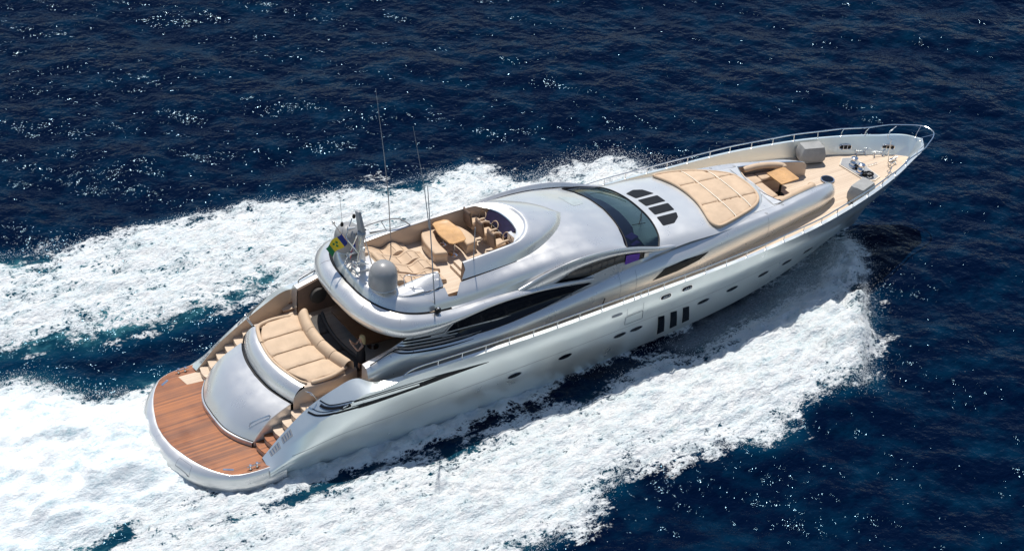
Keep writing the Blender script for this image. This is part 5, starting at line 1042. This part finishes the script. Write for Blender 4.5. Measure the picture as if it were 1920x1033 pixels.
for s in (1, -1):
    for x in (31.7, 33.45):
        y = float(np.interp(x, [a[0] for a in rD], [a[1] for a in rD])); y2 = float(np.interp(x, [a[0] for a in rC], [a[1] for a in rC])); k_ = .42; yy = y+(y2-y)*k_; z = 3.0+.75*k_
        dx = .25; sl = (np.interp(x+dx, [a[0] for a in rD], [a[1] for a in rD])-np.interp(x-dx, [a[0] for a in rD], [a[1] for a in rD]))/(2*dx)
        mt = Matrix.Translation((x, s*(yy-.015), z)) @ Matrix.Rotation(math.atan(sl)*s, 4, 'Z') @ Matrix.Rotation(R(90)*s, 4, 'X')
        o_ = [(a, b) for a, b in oval(0, 0, .27, .115, 0, 22, .6)]
        d = B(); d.tube([mt @ Vector((a, b, 0)) for a, b in o_+[o_[0]]], .022, 6); fr = d.build('inner_fairlead', 'steel', yacht)
        d = B(); d.add([mt @ Vector((a*.95, b*.95, .004)) for a, b in o_], [tuple(range(22))]); d.build('opening', 'black', fr)
        for q in (-.09, .09): d = B(); d.tube([mt @ Vector((q, -.10, .012)), mt @ Vector((q, .10, .012))], .02, 6); d.build('roller', 'steel', fr)
for x0, s in ((27.3, -1), (25.9, 1)):
    pass
# ---------------------------------------------------------------- the woman standing in the cockpit
def person(x, y, z0, face, H=1.70):
    """one continuous skinned body; local +x is where she faces"""
    t = empty('person', (x, y, z0), face); tag(t, 'blonde woman in a short black dress holding up a phone in the shaded cockpit', 'person')
    J = {}; k = H/1.70
    def j(n, p, r): J[n] = (Vector(p)*k, r*k)
    j('pel', (0, 0, .93), .125); j('waist', (0, 0, 1.08), .105); j('chest', (.01, 0, 1.28), .125); j('neckb', (.0, 0, 1.42), .06); j('neck', (.01, 0, 1.49), .045); j('head', (.03, 0, 1.60), .085); j('crown', (.02, 0, 1.66), .07)
    E_ = [('pel', 'waist'), ('waist', 'chest'), ('chest', 'neckb'), ('neckb', 'neck'), ('neck', 'head'), ('head', 'crown')]
    for s, n in ((1, 'l'), (-1, 'r')):
        j('hip'+n, (0, s*.09, .88), .095); fw = .10 if s > 0 else -.06
        j('knee'+n, (fw*.6+.03, s*.095, .48), .055); j('calf'+n, (fw*.8, s*.10, .34), .050); j('ankle'+n, (fw-.02, s*.10, .08), .034); j('heel'+n, (fw-.02, s*.10, .035), .036); j('toe'+n, (fw+.16, s*.12, .025), .026)
        E_ += [('pel', 'hip'+n), ('hip'+n, 'knee'+n), ('knee'+n, 'calf'+n), ('calf'+n, 'ankle'+n), ('ankle'+n, 'heel'+n), ('heel'+n, 'toe'+n)]
        j('sh'+n, (.0, s*.165, 1.385), .052); j('elb'+n, (.17, s*.20, 1.22), .038); j('fore'+n, (.27, s*.15, 1.34), .033); j('wri'+n, (.37, s*.085, 1.47), .024); j('palm'+n, (.40, s*.07, 1.53), .028)
        E_ += [('chest', 'sh'+n), ('sh'+n, 'elb'+n), ('elb'+n, 'fore'+n), ('fore'+n, 'wri'+n), ('wri'+n, 'palm'+n)]
        for q in range(4):                                    # fingers curled round the phone
            b = Vector((.405+.0, s*(.062+.0), 1.545+.018*q-.02)); j('f%s%da' % (n, q), (b.x+.022, s*.060, b.z+.012), .010); j('f%s%db' % (n, q), (b.x+.034, s*.040, b.z+.014), .009); j('f%s%dc' % (n, q), (b.x+.032, s*.020, b.z+.012), .008)
            E_ += [('palm'+n, 'f%s%da' % (n, q)), ('f%s%da' % (n, q), 'f%s%db' % (n, q)), ('f%s%db' % (n, q), 'f%s%dc' % (n, q))]
        j('th'+n, (.385, s*.045, 1.52), .011); j('tt'+n, (.382, s*.022, 1.535), .009); E_ += [('palm'+n, 'th'+n), ('th'+n, 'tt'+n)]
    names = list(J); me = bpy.data.meshes.new('body'); mt = T(x, y, z0, face)
    me.from_pydata([mt @ J[n][0] for n in names], [(names.index(a), names.index(b)) for a, b in E_], [])
    o = bpy.data.objects.new('body', me); sc.collection.objects.link(o); bpy.context.view_layer.objects.active = o
    sk = o.modifiers.new('skin', 'SKIN'); sk.use_smooth_shade = True
    for i, n in enumerate(names): v = me.skin_vertices[0].data[i]; v.radius = (J[n][1], J[n][1]*(1.15 if n in ('pel', 'waist', 'chest') else 1))
    me.skin_vertices[0].data[0].use_root = True
    ss = o.modifiers.new('sub', 'SUBSURF'); ss.levels = 2; ss.render_levels = 2
    me.materials.append(M['skin']); o.parent = t; o.matrix_parent_inverse = mt.inverted()
    def L(p): return mt @ (Vector(p)*k)
    # dress from chest to mid thigh
    d = B(); G = []
    for z, a, b, cx in ((1.415, .085, .15, .0), (1.36, .125, .185, .005), (1.28, .145, .18, .01), (1.18, .125, .155, .0), (1.08, .12, .145, 0), (.98, .145, .18, 0), (.88, .16, .205, .0), (.74, .17, .215, .01), (.64, .18, .225, .015)):
        G.append([tuple(L((cx+a*math.cos(q), b*math.sin(q), z+.01*math.sin(3*q)))) for q in np.linspace(0, 2*math.pi, 21)[:-1]])
    d.grid(np.array(G), wrap=True); d.build('dress', 'dress', t, 70)
    d = B(); G = []                                           # shoulder-length hair, open at the face
    for z, a, b, cx in ((1.745, .02, .02, .0), (1.73, .075, .065, -.005), (1.69, .105, .088, -.01), (1.62, .115, .098, -.015), (1.54, .11, .10, -.03), (1.46, .095, .11, -.05), (1.38, .075, .115, -.065), (1.31, .05, .10, -.075)):
        w_ = .95 if z > 1.66 else .62
        G.append([tuple(L((cx-a*math.cos(q*w_), b*math.sin(q*w_)*1.0, z+.01*math.sin(9*q)))) for q in np.linspace(-math.pi, math.pi, 25)])
    d.grid(np.array(G)); d.build('hair', 'hair', t, 70)
    for s in (1, -1): d = B(); d.lathe([(0, .009), (.009, .006), (.011, 0)], L((.112, s*.030, 1.61)), 8); d.build('eye', 'black', t)
    d = B(); d.add([L(p) for p in ((.105, 0, 1.615), (.138, 0, 1.575), (.108, .014, 1.57), (.108, -.014, 1.57))], [(0, 1, 2), (0, 3, 1), (1, 3, 2)]); d.build('nose', 'skin', t)
    d = B(); d.tube([L((.108, -.02, 1.548)), L((.116, 0, 1.548)), L((.108, .02, 1.548))], .005, 5); M['lips'] = simple('lips', (.35, .10, .09), .5); d.build('mouth', 'lips', t)
    ph = empty('phone', L((.42, 0, 1.56)), face); tag(ph, 'small dark phone held up in both hands by the blonde woman', 'phone')
    d = B(); d.box(0, (.010, .15, .075), mtx=mt @ Matrix.Translation(Vector((.415, 0, 1.565))*k)); d.build('body', 'black', ph, bevel=.004)
    d = B(); d.box(0, (.002, .135, .066), mtx=mt @ Matrix.Translation(Vector((.4085, 0, 1.565))*k)); d.build('screen', 'glass', ph)
person(6.20, -1.62, 2.2, R(165))
